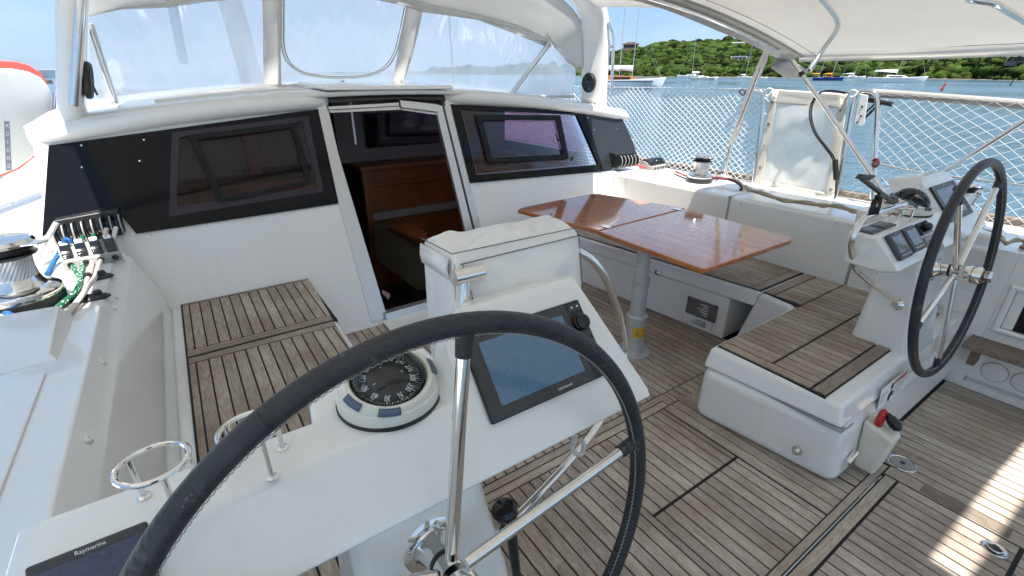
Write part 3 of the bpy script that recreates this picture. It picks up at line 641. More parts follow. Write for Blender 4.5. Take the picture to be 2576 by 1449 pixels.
# companionway garage, slide hatch, aluminium frames
b = MB().use(gel)
b.hexa([(.90, 3.50, 1.535), (1.86, 3.50, 1.535), (1.86, 4.3, 1.55), (.90, 4.3, 1.55)], [(.90, 3.52, 1.562), (1.86, 3.52, 1.562), (1.86, 4.3, 1.59), (.90, 4.3, 1.59)])
par(b.build('hatch_garage', bevel=.01), cab)
b = MB().use(blkgl).prism([BP(.925, 1.455, -.02), BP(1.50, 1.470, -.02), BP(1.50, 1.53, -.02), BP(.925, 1.53, -.02)], (0, .05, 0))
b.prism([BP(1.50, 1.47, -.018), BP(1.80, 1.45, -.018), BP(1.80, 1.505, -.018), BP(1.50, 1.53, -.018)], (0, .05, 0))
par(b.build('sliding_hatch', bevel=.003), cab)
b = MB().use(alu)
b.prism(P3([(826, 268), (1004, 258), (1004, 266), (828, 276)], -.03), (0, .03, 0)); b.prism(P3([(828, 277), (1004, 267), (1010, 276), (832, 284)], -.02), (0, .02, 0))
b.prism(P3([(1006, 252), (1098, 262), (1104, 282), (1010, 270)], -.035), (0, .03, 0)); b.prism(P3([(1010, 271), (1103, 283), (1103, 290), (1010, 277)], -.02), (0, .02, 0))
par(b.build('door_header', bevel=.002), cab)
b = MB().use(alu); b.prism(P3([(800, 275), (826, 275), (852, 390), (975, 800), (935, 812), (852, 512)], -.006), (0, .0055, 0)); 
j1 = par(b.build('door_jamb', bevel=.002), cab)
b = MB().use(alu); b.prism(P3([(1096, 262), (1112, 266), (1205, 640), (1188, 650), (1103, 300)], -.03), (0, .04, 0)); b.use(dkgrey).prism(P3([(1113, 268), (1118, 268), (1211, 640), (1206, 640)], -.028), (0, .03, 0)); b.use(alu).prism(P3([(1118, 266), (1134, 262), (1240, 690), (1212, 690)], -.004), (0, .0035, 0))
par(b.build('door_jamb', bevel=.002), cab)
b = MB().use(alu); b.prism(P3([(968, 790), (1210, 722), (1210, 742), (975, 808)], -.04), (0, .06, 0)); par(b.build('door_sill', bevel=.003), cab)
b = MB().use(alu).box((1.79, 3.0, 0), (1.83, 3.02, .0)) if False else None
# interior
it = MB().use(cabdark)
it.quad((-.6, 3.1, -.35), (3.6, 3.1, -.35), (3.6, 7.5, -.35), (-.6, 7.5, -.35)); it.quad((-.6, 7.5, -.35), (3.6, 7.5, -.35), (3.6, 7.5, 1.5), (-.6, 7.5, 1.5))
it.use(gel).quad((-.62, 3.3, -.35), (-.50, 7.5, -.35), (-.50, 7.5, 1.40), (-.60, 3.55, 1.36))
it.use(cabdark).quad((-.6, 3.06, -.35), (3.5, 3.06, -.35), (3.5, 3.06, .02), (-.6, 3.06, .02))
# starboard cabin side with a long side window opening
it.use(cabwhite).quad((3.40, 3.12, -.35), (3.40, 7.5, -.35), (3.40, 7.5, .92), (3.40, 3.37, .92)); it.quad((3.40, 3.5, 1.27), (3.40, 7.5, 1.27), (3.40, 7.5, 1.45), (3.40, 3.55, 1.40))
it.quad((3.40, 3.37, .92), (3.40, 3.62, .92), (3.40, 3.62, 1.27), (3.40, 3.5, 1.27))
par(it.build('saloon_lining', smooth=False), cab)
io = MB().use(gel); 
io.hexa([(3.41, 3.22, .5), (3.45, 3.22, .5), (3.45, 7.5, .5), (3.41, 7.5, .5)], [(3.41, 3.38, .91), (3.46, 3.38, .91), (3.46, 7.5, .91), (3.41, 7.5, .91)])
 
par(io.build('cabin_side', smooth=False), cab)
bl = MB().use(mat('pleated_blind', (.88, .72, .86), .8, tr=.7, var=.04, vscale=3))
for k in range(16):
    z0 = .925+k*.021
    bl.quad((3.385, 3.60, z0), (3.385, 7.4, z0), (3.36, 7.4, z0+.0105), (3.36, 3.60, z0+.0105)); bl.quad((3.36, 3.60, z0+.0105), (3.36, 7.4, z0+.0105), (3.385, 7.4, z0+.021), (3.385, 3.60, z0+.021))
tag(bl.build('window_blind', smooth=False), 'pale lilac pleated blind seen through the starboard cabin window', 'blind')
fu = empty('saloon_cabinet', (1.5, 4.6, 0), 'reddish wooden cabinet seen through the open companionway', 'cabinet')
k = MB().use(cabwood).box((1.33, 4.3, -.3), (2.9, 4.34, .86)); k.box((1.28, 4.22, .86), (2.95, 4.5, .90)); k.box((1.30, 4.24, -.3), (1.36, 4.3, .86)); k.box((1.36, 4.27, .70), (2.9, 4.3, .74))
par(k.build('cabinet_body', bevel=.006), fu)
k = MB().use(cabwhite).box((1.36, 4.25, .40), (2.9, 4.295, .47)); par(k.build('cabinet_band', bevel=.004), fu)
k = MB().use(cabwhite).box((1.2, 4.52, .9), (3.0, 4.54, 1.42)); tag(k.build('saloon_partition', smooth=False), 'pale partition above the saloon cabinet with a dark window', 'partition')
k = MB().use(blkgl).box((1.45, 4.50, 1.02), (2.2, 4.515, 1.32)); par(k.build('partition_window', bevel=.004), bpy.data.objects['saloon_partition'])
k = MB().use(alu).box((1.20, 4.0, 1.12), (1.215, 4.02, 1.45)); tag(k.build('curtain_rod'), 'thin light strip hanging inside the companionway', 'strip')
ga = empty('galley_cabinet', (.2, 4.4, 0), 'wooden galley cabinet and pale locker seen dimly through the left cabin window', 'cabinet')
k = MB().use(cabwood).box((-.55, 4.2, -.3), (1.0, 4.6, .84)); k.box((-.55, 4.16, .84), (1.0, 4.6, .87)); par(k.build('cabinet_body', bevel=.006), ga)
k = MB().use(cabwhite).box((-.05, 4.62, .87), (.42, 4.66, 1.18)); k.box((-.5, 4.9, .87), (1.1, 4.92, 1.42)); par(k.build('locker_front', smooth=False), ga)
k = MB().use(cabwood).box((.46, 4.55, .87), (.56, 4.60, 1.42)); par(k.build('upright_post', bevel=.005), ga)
sf = MB().use(sofa)
sf.hexa([(1.42, 3.55, -.30), (1.52, 3.5, -.30), (1.95, 4.2, -.30), (1.85, 4.25, -.3)], [(1.30, 3.80, .33), (1.40, 3.75, .36), (1.80, 4.45, .34), (1.70, 4.5, .31)])
sofa_pts = [oy(937, 567, 4.1), oy(975, 570, 4.05), oy(1072, 640, 3.55), oy(1072, 730, 3.55), oy(1050, 733, 3.56), oy(945, 655, 4.1)]
sf = MB().use(sofa).prism(sofa_pts, (.05, .10, 0))
tag(sf.build('settee_back', bevel=.02, seg=3), 'brown upholstered settee back just inside the companionway', 'settee')
tb = MB().use(cabwood).prism([oz(975, 568, .42), oz(1030, 560, .42), oz(1075, 583, .42), oz(1075, 612, .42), oz(1060, 602, .42)], (0, 0, -.03)); tag(tb.build('saloon_table', bevel=.004), 'small reddish wooden table top inside the companionway', 'table')
pk = MB().use(mat('pink_cloth', (.6, .42, .5), .8)).prism([oz(962, 735, .03), oz(982, 745, .03), oz(976, 755, .03), oz(963, 745, .03)], (0, 0, .02)); tag(pk.build('pink_cloth', smooth=False), 'scrap of pink cloth on the dark companionway floor', 'cloth')
# ============================================================ helm stations
LOC = Vector((2.57, -.03, .02))
SD = Vector((0, .652, .758)); SN = Vector((0, -.758, .652)); S0 = Vector((0, .62, .90))
def sp(x, s, o=0): return S0+Vector((x, 0, 0))+SD*s+SN*o       # point on the sloping console face
def console_parts(root, dx):
    D = dx
    b = MB().use(gel)
    def sec(x, y0o=0, top=1.0, tp=.815, low=.862, pod=False):
        if not pod: return [(x, .613, .874), (x, .607, .881), (x, .620, .899), (x, .695, .986), (x, .714, .999), (x, tp, 1.0), (x, tp, .97), (x, .80, low), (x, .66, low-.004)]
        return [(x, .613, .874), (x, .607, .881), (x, .620, .899), (x, .695, .986), (x, .714, 1.009), (x, .815, 1.128), (x, .835, 1.14), (x, 1.0, 1.10), (x, .66, low)]
    rings = []
    for x, sh, hh in ((-.322, .045, .8), (-.318, .02, .93), (-.305, .006, 1), (-.28, 0, 1), (0, 0, 1), (.335, 0, 1)):
        rings.append([Vector((px, .72+(py-.72)*(1-sh*4*.3), .93+(pz-.93)*hh)) for px, py, pz in sec(x)])
    ro = rings[:-1]
    for x, k, rt in ((.325, 0, 0), (.352, .35, 0), (.372, 1, 0), (.74, 1, 0), (.79, 1, 1)):
        ring = []
        for i, (px, py, pz) in enumerate(sec(x, pod=True)):
            w = sec(x)[i]; base = Vector((px, min(py, .84) if not k else py, pz if k == 1 else (w[2]*(1-k)+pz*k)))
            if k < 1: base.y = w[1]*(1-k)+py*k
            if x == .372 and i in (6, 7): base.x += .05 if i == 6 else .14
            if rt: base.x = .834-(max(0, pz-.9))*.32
            ring.append(base)
        ro.append(ring)
    b.loft(ro); par(b.build('console_body', bevel=.010, seg=3, ang=32), root)
    e_ = MB().use(gel).hexa([(.125, .79, .90), (.36, .79, .90), (.36, .92, .90), (.15, .92, .90)], [(.125, .79, 1.0003), (.36, .79, 1.0003), (.36, .925, 1.0003), (.145, .925, 1.0003)]); par(e_.build('compass_shelf', bevel=.012, seg=3), root)
    # column
    b = MB().use(gel)
    b.loft([[Vector(p) for p in ((.055, .505, 0), (.475, .505, 0), (.475, .84, 0), (.055, .84, 0))], [Vector(p) for p in ((.085, .595, .6), (.405, .595, .6), (.41, .80, .6), (.08, .80, .6))], [Vector(p) for p in ((.095, .635, .866), (.36, .635, .866), (.38, .79, .866), (.09, .79, .866))]])
    par(b.build('column', bevel=.035, seg=5, ang=40), root)
def compass(root):
    c = Vector((.246, .806, 1.002)); ax = Vector((.0, -.16, 1)).normalized()
    X_ = Vector((1, 0, 0)); Y_ = ax.cross(X_)
    o = MB().use(blk).lathe([(.080, -.004), (.0805, .003), (.078, .004)], c, (0, 0, 1), 48).build('compass_gasket')
    sk = MB().use(ivory).loft([[c+Vector((cos(2*pi*k/60)*r_, sin(2*pi*k/60)*r_, h_)) for k in range(60)] for r_, h_ in ((.078, .002), (.0785, .012), (.0775, .024), (.070, .030))], True, False).build('compass_skirt', ang=40); par(sk, root)
    ax = Vector((0, -.36, 1)).normalized(); X_ = Vector((1, 0, 0)); Y_ = ax.cross(X_); c = c+Vector((0, .006, .012))
    cb = MB().use(ivory).lathe([(.060, -.005), (.074, .010), (.0745, .020), (.072, .038), (.066, .046), (.060, .047), (.057, .043), (.0565, .01)], c+ax*.002, ax, 60).build('compass', ang=40); par(cb, root); par(o, root)
    for a0 in (-2.15, -.35, 3.3, 2.1):
        P = []; Q = []
        for k in range(7):
            a = a0+k*.075; P.append(c+X_*cos(a)*.0742+Y_*sin(a)*.0742+ax*.0405); Q.append(c+X_*cos(a)*.066+Y_*sin(a)*.066+ax*.0518)
        m_ = MB().use(bluegrey); vs = P+Q; fs = [[k, k+1, 7+k+1, 7+k] for k in range(6)]; m_.add(vs, fs); g = m_.build('rubber_pad', solid=.003); g.parent = cb
    # bowl, card, figures, dome
    m_ = MB().use(blkgl); m_.loft([[c+ax*h_+(X_*cos(2*pi*k/40)+Y_*sin(2*pi*k/40))*r_ for k in range(40)] for r_, h_ in ((.0562, .047), (.0555, .020), (.050, .008), (.001, .006))], True, False); m_.build('bowl').parent = cb
    # the hood on the forward half
    rings = []
    for j in range(9):
        t = j/8*.42; rings.append([c+ax*(.044+sin(t)*.040)+X_*cos(a)*cos(t)*.0535+Y_*sin(a)*cos(t)*.0535 for a in [radians(14)+k*radians(152)/16 for k in range(17)]])
    m_ = MB().use(blkgl).loft(rings, closed=False); m_.build('inner_hood', solid=.0012).parent = cb
    cc = c+ax*.031+Vector((0, .003, 0)); tilt = Vector((0, -.50, 1)).normalized(); TY = tilt.cross(X_)
    m_ = MB().use(blkgl).lathe([(.051, -.004), (.0515, 0), (.030, .006), (.008, .010), (0, .010)], cc, tilt, 48); m_.build('compass_card').parent = cb
    m_ = MB()
    base_az = radians(22)       # the 210 mark, clockwise from forward
    def pol(az, r, h_=0): return cc+(X_*sin(az)+TY*cos(az))*r+tilt*h_
    for d in range(0, 360, 5):
        az = base_az+radians(d-210); ln = .006 if d % 10 else (.009 if d % 30 == 0 else .007); w = .0007 if d % 10 else .0010
        r1, r0 = .0513, .0513-ln; t = Vector(pol(az+.01, 1))-Vector(pol(az, 1)); t.normalize()
        hh = lambda r: (.0515-r)*.29+.0008
        m_.use(whitepaint).quad(pol(az, r0, hh(r0))-t*w, pol(az, r0, hh(r0))+t*w, pol(az, r1, hh(r1))+t*w, pol(az, r1, hh(r1))-t*w)
    for d in range(0, 360, 30):
        az = base_az+radians(d-210); out_ = (X_*sin(az)+TY*cos(az)); ux = (X_*cos(az)-TY*sin(az)); up = (out_-tilt*.33).normalized()
        text_mb(m_, 'N' if d == 0 else str(d), pol(az, .0372, .0058), ux, up, .0140, whitepaint, ext=.0008, bold=.02, xs=.66)
    for d, s_ in ((180, 'S'), (270, 'W'), (90, 'E')):
        az = base_az+radians(d-210); out_ = (X_*sin(az)+TY*cos(az)); ux = (X_*cos(az)-TY*sin(az)); text_mb(m_, s_, pol(az, .023, .009), ux, (out_-tilt*.33).normalized(), .006, whitepaint, ext=.0006)
    m_.build('card_figures', smooth=False).parent = cb
    yl = mat('yellow_lubber', (.55, .42, .03), .5)
    for az, M_ in ((-.30, yl), (.75, whitepaint), (-1.75, ivory)):
        p0 = pol(az, .0495, .002); p1 = pol(az+.02, .043, .030); MB().use(M_).tube([p0, p1], .0009, 6).build('lubber_line').parent = cb
    gl = bpy.data.materials.get('compass_dome') or tint_mat('compass_dome', (.86, .88, .9), .0)
    rings = []
    for j in range(10):
        t = j/9.5*pi*.5; rings.append([c+ax*(.043+sin(t)*.044)+X_*cos(a)*cos(t)*.0560+Y_*sin(a)*cos(t)*.0560 for a in [2*pi*k/40 for k in range(40)]])
    m_ = MB().use(gl).loft(rings, True, False); m_.build('dome').parent = cb
def scale_compass(root):
    c = Vector((.246, .806, 1.002))
    for o in root.children:
        if o.name.startswith('compass'):
            for q in [o]+list(o.children):
                off = Vector(root.location) if q.parent is root else Vector(root.location)
                for v_ in q.data.vertices:
                    d_ = Vector(v_.co)-c; v_.co = c+Vector((d_.x*1.30, d_.y*1.30, d_.z*1.05+max(0, d_.z-.075)*.4))
def disp_panel(root, name, x0, x1, s0, s1, th=.010, M=dkgrey, scr=None, r=.006, scrM=None, txt=None, tx=None, n=None):
    m_ = MB().use(M).prism([sp(x0, s0), sp(x1, s0), sp(x1, s1), sp(x0, s1)], SN*th)
    o = m_.build(name, bevel=r, seg=3); par(o, root)
    if scr:
        a, b_, c_, d_ = scr; MB().use(scrM).prism([sp(a, c_, th+.0002), sp(b_, c_, th+.0002), sp(b_, d_, th+.0002), sp(a, d_, th+.0002)], SN*.0012).build('screen', bevel=.0005).parent = o
    if txt: g = MB(); text_mb(g, txt, sp(tx[0], tx[1], th+.0016), (1, 0, 0), SD, tx[2], whitepaint); g.build('lettering', smooth=False).parent = o
    return o
scr_blue = mat('plotter_screen', (.10, .19, .29), .12, var=.08, vscale=3, coat=.5)
scr_navy = mat('dark_blue_screen', (.012, .02, .07), .12, col2=(.03, .045, .11), vscale=120, coat=.5)
for q_ in (scr_blue, scr_navy): smudge(q_)
scr_grey = mat('grey_lcd', (.10, .11, .13), .15, col2=(.16, .17, .18), vscale=14, coat=.4)
def plotter(root, off):
    o = disp_panel(root, 'chart_plotter', .402, .735, .068, .262, .010, blk, (.437, .668, .096, .236) if not off else (.437, .668, .096, .236), .005, scr_blue if not off else mat('unlit_screen', (.035, .05, .06), .1, coat=.4), 'hybridtouch' if not off else 'Raymarine', (.60, .081, .0085) if not off else (.56, .250, .008))
    MB().use(dkgrey).prism([sp(.407, .071, .010), sp(.686, .071, .010), sp(.686, .259, .010), sp(.407, .259, .010)], SN*.0005).build('bezel', bevel=.0002).parent = o
    MB().use(blkgl).lathe([(.021, 0), (.021, .010), (.019, .012), (.0185, .018), (.015, .020), (0, .018)], sp(.709, .205, .010), SN, 30).build('control_knob').parent = o
    k = MB()
    for s_ in (.238, .168, .145, .122, .096): k.use(dkgrey).prism([sp(.692, s_, .010), sp(.728, s_, .010), sp(.728, s_+.016, .010), sp(.692, s_+.016, .010)], SN*.0015)
    k.use(whitepaint)
    for x in (.701, .718): k.prism([sp(x, .244, .0116), sp(x+.005, .244, .0116), sp(x+.005, .248, .0116), sp(x, .248, .0116)], SN*.0003)
    k.build('buttons', bevel=.0005).parent = o
    return o
def wheel(c, ang, label):
    c = Vector(c); t = .11; n = Vector((0, -cos(t), sin(t))); e1 = Vector((1, 0, 0)); e2 = n.cross(e1)*1; e2 = Vector((0, sin(t), cos(t)))
    root = empty('steering_wheel', c, label, 'steering wheel', 'large five-spoked steering wheels')
    rr = .484; pts = [c+(e1*cos(a)+e2*sin(a))*rr for a in [2*pi*k/120 for k in range(120)]]
    rim = MB().use(leather).tube(pts, .0182, 18, closed=True); rim_o = par(rim.build('rim'), root)
    # seams of the grip cover and zigzag stitching on the inner side
    zz = []
    for k in range(560):
        a = 2*pi*k/560; b_ = (.13 if k % 2 else -.13); r_ = rr-.0182*cos(b_); zz.append(c+(e1*cos(a)+e2*sin(a))*r_+n*.0182*sin(b_+.5))
    st_ = MB().use(mat('grey_thread', (.34, .33, .30), .8)).tube(zz, .0009, 5, closed=True); st_.build('stitching').parent = rim_o
    for k in range(5):
        a = radians(ang+72*k)
        d = e1*cos(a)+e2*sin(a); h0 = c-n*.012
        p0 = h0+d*.034; p1 = c+d*(rr-.016)
        s_ = MB().use(steel).tube([p0, p0*.5+p1*.5, p1], [.0125, .0125, .0115], 16); par(s_.build('spoke'), root)
        s_ = MB().use(leather).tube([p0.lerp(p1, .91), p1+d*.004], [.0142, .016], 14); s_.build('spoke_boot').parent = rim_o
        aa = a+radians(36); q = c+(e1*cos(aa)+e2*sin(aa))*rr; tg = (-e1*sin(aa)+e2*cos(aa))
        MB().use(blk).tube([q-tg*.002, q+tg*.002], .0188, 16, caps=False).build('grip_seam').parent = rim_o
    hb = MB().use(steel)
    hb.lathe([(.036, .0), (.038, .006), (.038, .05), (.034, .056), (.024, .058), (.024, .066), (.0, .068)], c+n*.018, n, 30)
    par(hb.build('hub'), root)
    hb = MB().use(steel).lathe([(.022, 0), (.026, .004), (.026, .018), (.020, .024), (.010, .026), (0, .026)], c+n*.085, n, 8); par(hb.build('clamp_knob', ang=20), root)
    return root, n
helms = []
for i, (lab, dx) in enumerate((('near port helm console with lit plotter screen, compass and two drink rings', 0), ('far starboard helm console with four small instruments and compass', 1))):
    root = empty('helm_console', (.24, .72, .9), lab, 'helm console', 'moulded helm consoles')
    before = set(bpy.data.objects)
    console_parts(root, 0); compass(root); scale_compass(root)
    plotter(root, bool(dx))
    if not dx:
        disp_panel(root, 'instrument_display', -.290, -.158, -.01, .144, .009, dkgrey, (-.279, -.168, .01, .131), .010, scr_navy, 'Raymarine', (-.222, .1372, .008))
    else:
        for x0, x1, s0, s1, nm, sc_ in ((-.282, -.150, .012, .128, 'instrument_display', (-.262, -.170, .040, .112)), (-.135, .0, .016, .128, 'instrument_display', (-.112, -.02, .044, .112))):
            # instruments with a thick left flange and a row of keys
            o = disp_panel(root, nm, x0, x1, s0, s1, .016, dkgrey, sc_, .010, scr_grey, 'Raymarine', ((x0+x1)/2, s1-.009, .006))
            kk = MB().use(ivory)
            for q in range(5): kk.prism([sp(x0+.03+q*.018, s0+.014, .016), sp(x0+.04+q*.018, s0+.014, .016), sp(x0+.04+q*.018, s0+.019, .016), sp(x0+.03+q*.018, s0+.019, .016)], SN*.0008)
            kk.build('keys', smooth=False).parent = o
        o = disp_panel(root, 'thruster_control', .035, .155, .066, .126, .012, blkgl, None, .010)
        MB().use(blkgl).sphere(sp(.095, .095, .02), .024, 14, (1, .8, .8)).build('joystick').parent = o
        disp_panel(root, 'autopilot_display', .04, .185, -.028, .058, .008, midgrey, (.06, .165, .0, .04), .010, scr_grey)
        for x0, x1 in ((-.30, -.19), (-.175, -.06)):
            m_ = MB().use(dkgrey).box((x0, .735, .998), (x1, .80, 1.006)); o = par(m_.build('switch_panel', bevel=.003), root)
            m_ = MB().use(midgrey)
            for q in range(3): m_.box((x0+.02+q*.025, .75, 1.006), (x0+.035+q*.025, .785, 1.009))
            m_.build('switches', smooth=False).parent = o
    # drink rings
    def ring(cx, cy, zt=1.078, r=.046, zb=1.0):
        rg = MB().use(steel).tube([(cx+cos(a)*r, cy+sin(a)*r*.95, zt) for a in [2*pi*k/36 for k in range(36)]], .0042, 10, closed=True); ro_ = par(rg.build('drink_ring'), root)
        for a in (-1.3, .5, 2.3): 
            x, y = cx+cos(a)*r, cy+sin(a)*r*.95
            MB().use(steel).tube([(x, y, zt), (x, y, zb)], .0042, 10).lathe([(.010, 0), (.010, .002), (.006, .004)], (x, y, zb), n=14).build('ring_leg').parent = ro_
    if not dx: ring(-.135, .748); ring(-.005, .752)
    else: ring(.05, .765, 1.06, .042)
    # guard rail
    if not dx: path = [(.455, .90, 1.186), (.52, .915, 1.184), (.60, .985, 1.175), (.78, 1.0, 1.165), (.90, .97, 1.14), (.985, .95, 1.06), (1.07, .95, .91), (1.12, .95, .76), (1.08, .92, .69), (.84, .80, .62), (.40, .70, .55)]
    else: path = [(.10, .775, 1.06), (-.05, .775, 1.062), (-.30, .775, 1.065), (-.365, .775, 1.01), (-.36, .775, .95), (-.28, .775, .86), (-.15, .775, .775), (.09, .67, .61)]
    gr = MB().use(steel).tube(smoothpath(path, 6), .0125, 14); go = par(gr.build('guard_rail'), root)
    if not dx:
        MB().use(steel).tube([(.455, .90, 1.186), (.53, .90, 1.186)], .019, 20).build('rail_end_cap').parent = go
        MB().use(steel).tube([(.487, .90, 1.18), (.468, .885, 1.10), (.450, .865, .99)], .0125, 14).build('rail_post').parent = go
        MB().use(steel).lathe([(.028, 0), (.028, .004), (.015, .02)], (.395, .70, .549), (1, .2, .1), 20).build('rail_flange').parent = go
    else:
        MB().use(steel).tube([(.085, .775, 1.06), (.085, .775, 1.0)], .0125, 14).build('rail_post').parent = go
        MB().use(steel).lathe([(.030, 0), (.030, .004), (.015, .02)], (.088, .672, .605), (-1, .2, .1), 20).build('rail_flange').parent = go
        MB().use(white).lathe([(.018, 0), (.018, .006), (0, .007)], (-.322, .745, .93), (-1, 0, 0), 18).build('plug').parent = go
    # steering shaft flange
    n = Vector((0, -cos(.16), sin(.16)))
    c0 = Vector((.236, .628, .768))
    fl = MB().use(steel).lathe([(.064, -.004), (.064, .004), (.056, .010), (.040, .012), (.034, .020), (.030, .040), (.027, .070), (.027, .10)], c0, n, 40)
    fo = par(fl.build('shaft_flange'), root)
    for a in (1.2, 2.9, 4.6, 6.0): MB().use(steel).lathe([(.006, 0), (.006, .003), (.0, .004)], c0+Vector((cos(a)*.050, 0, sin(a)*.050))+n*.010, n, 12).build('bolt').parent = fo
    fl = MB().use(blk).lathe([(.0285, .058), (.0285, .068)], c0, n, 24); fl.build('shaft_seal').parent = fo
    if dx:
        tl = MB().use(steel).tube([(.80, .70, .93), (.80, .68, 1.03)], .006, 8).sphere((.80, .68, 1.045), .017, 12); par(tl.build('throttle_lever'), root)
        for o in set(bpy.data.objects)-before:
            if o.parent is root: pass
        root.location = Vector(root.location)+LOC
    helms.append(root)
bpy.context.view_layer.update()
w1, _ = wheel((.236, .532, .775), 81, 'near port steering wheel with scuffed black rim grip filling the foreground')
w2, _ = wheel((2.80, .50, .80), 54, 'far starboard steering wheel seen edge-on in front of the far console')
# pod cap of the starboard console and chrome horn-like nav lamp behind it
rl = MB().use(ropew).tube(smoothpath([oy(1447, 1098, .70), oy(1440, 1125, .70), oy(1450, 1142, .70), oy(1464, 1140, .70), oy(1468, 1118, .70), oy(1462, 1108, .70)], 5), .0065, 10)
tag(rl.build('cord_loop'), 'short white cord loop hanging under the edge of the near console', 'cord')
hc = empty('engine_lever', (.55, .95, .3), 'black round-headed lever standing low beside the near pedestal', 'lever')
p0 = oy(1270, 1285, .74); p1 = oy(1285, 1330, .74); p2 = oy(1300, 1449, .74)
k = MB().use(blkgl).lathe([(0, -.028), (.028, -.024), (.034, -.008), (.034, .008), (.026, .018), (0, .022)], p0, (p0-p1), 24); par(k.build('knob'), hc)
k = MB().use(blk).tube([p0, p1, p2, p2+Vector((.01, .0, -.2))], [.014, .016, .012, .012], 12); par(k.build('shaft'), hc)
# fabric cover over the folding shelf in front of the near pod
cv = MB().use(vinylcover)
def cvp(u, v, y): return oy(u, v, y)
FL, FR = cvp(1187, 772, .885), cvp(1466, 722, .885)
TL, TR = cvp(1156, 664, .925), cvp(1457, 591, .925)
UL, UR = cvp(1139, 640, .94), cvp(1450, 574, .94)
BL, BR = cvp(1060, 599, 1.19), cvp(1388, 538, 1.19); MBk = cvp(1225, 570, 1.19); MF = UL.lerp(UR, .5)
LB = cvp(1082, 785, 1.18); RM = cvp(1470, 616, .95)
def grid(mb, a, b_, c_, d_, nu, nv, fn=None):
    vs = []
    for j in range(nv+1):
        for i in range(nu+1):
            u, v = i/nu, j/nv; p = a.lerp(b_, u).lerp(d_.lerp(c_, u), v)
            if fn: p = p+fn(u, v)
            vs.append(p)
    fs = [[j*(nu+1)+i, j*(nu+1)+i+1, (j+1)*(nu+1)+i+1, (j+1)*(nu+1)+i] for j in range(nv) for i in range(nu)]
    return mb.add(vs, fs)
def wr_(u, v, s=1): e = min(u, 1-u, v, 1-v); return noise.noise(Vector((u*3.1*s, v*2.2*s, 1.7)))*min(1, e*6)
FLb = FL+Vector((-.0, 0, -.05)); FRb = FR+Vector((0, 0, -.05))
cl = MB().use(vinylcover); S2 = lambda u, v: sin(u*pi)*sin(v*pi)
grid(cl, UL, UR, BR, BL, 30, 14, lambda u, v: Vector((0, 0, .055*wr_(u, v)+.040*wr_(u, v, 2.4)+.018*wr_(u, v, 5)+.016*S2(u, v))))
grid(cl, FLb, FRb, TR, TL, 30, 14, lambda u, v: SN*(.024*S2(u, v)+.026*wr_(u, v, 1.5)+.020*wr_(u, v, 3.5)))
grid(cl, TL, TR, UR, UL, 30, 3)
grid(cl, Vector((BL.x-.0, BL.y, .55)), Vector((FL.x-.035, .90, .55)), UL, BL, 14, 18, lambda u, v: Vector((-.024*wr_(u, v, 1.6)-.010*wr_(u, v, 4)-.012*S2(u, v), 0, 0)))
grid(cl, Vector((BR.x+.05, BR.y, .75)), Vector((FR.x+.02, .90, .99)), UR, BR, 14, 16, lambda u, v: Vector((.035*S2(u, v)+.01*wr_(u, v, 3), 0, 0)))
grid(cl, FLb, Vector((FL.x-.035, .90, .9)), UL, TL, 4, 14); grid(cl, FRb, Vector((FR.x+.02, .90, .99)), UR, TR, 4, 14)
cvr = empty('shelf_cover', (.65, 1.0, .95), 'creased white vinyl cover with dark seams standing in front of the near console', 'cover')
co = cl.build('cover_cloth', ang=180)
import bmesh
bm2 = bmesh.new(); bm2.from_mesh(co.data); bmesh.ops.remove_doubles(bm2, verts=bm2.verts, dist=.006); bmesh.ops.recalc_face_normals(bm2, faces=bm2.faces); bm2.to_mesh(co.data); bm2.free()
co.data.polygons.foreach_set('use_smooth', [True]*len(co.data.polygons))
q_ = co.modifiers.new('sm', 'SMOOTH'); q_.factor = .5; q_.iterations = 7; q_ = co.modifiers.new('th', 'SOLIDIFY'); q_.thickness = .004
par(co, cvr)
fp_ = MB().use(vinylcover); o1 = UL.lerp(BL, .08)+Vector((-.006, -.0, -.012)); o2 = UL.lerp(BL, .96)+Vector((-.006, 0, -.012)); fp_.loft([[o1, o2], [o1+Vector((-.005, 0, -.03)), o2+Vector((-.004, 0, -.03))], [o1+Vector((.0, 0, -.055)), o2+Vector((.0, 0, -.055))]], closed=False)
par(fp_.build('zip_flap', solid=.004), cvr)
sm = MB().use(stitch)
sm.tube([TL.lerp(TR, k/20)+Vector((0, -.004, 0)) for k in range(21)], .0014, 5); sm.tube([UL.lerp(UR, k/20)+Vector((0, -.004, .003)) for k in range(21)], .0014, 5)
sm.tube([FL.lerp(TL, k/8)+Vector((.006, -.006, 0)) for k in range(9)], .0012, 5); sm.tube([FR.lerp(TR, k/8)+Vector((-.006, -.006, 0)) for k in range(9)], .0012, 5); sm.tube([UL, BL], .0014, 5)
a_ = UL.lerp(BL, .08)+Vector((-.004, 0, -.03)); b2 = UL.lerp(BL, .95)+Vector((-.004, 0, -.035)); sm.tube([a_, b2], .0012, 5)
par(sm.build('cover_seams'), cvr)
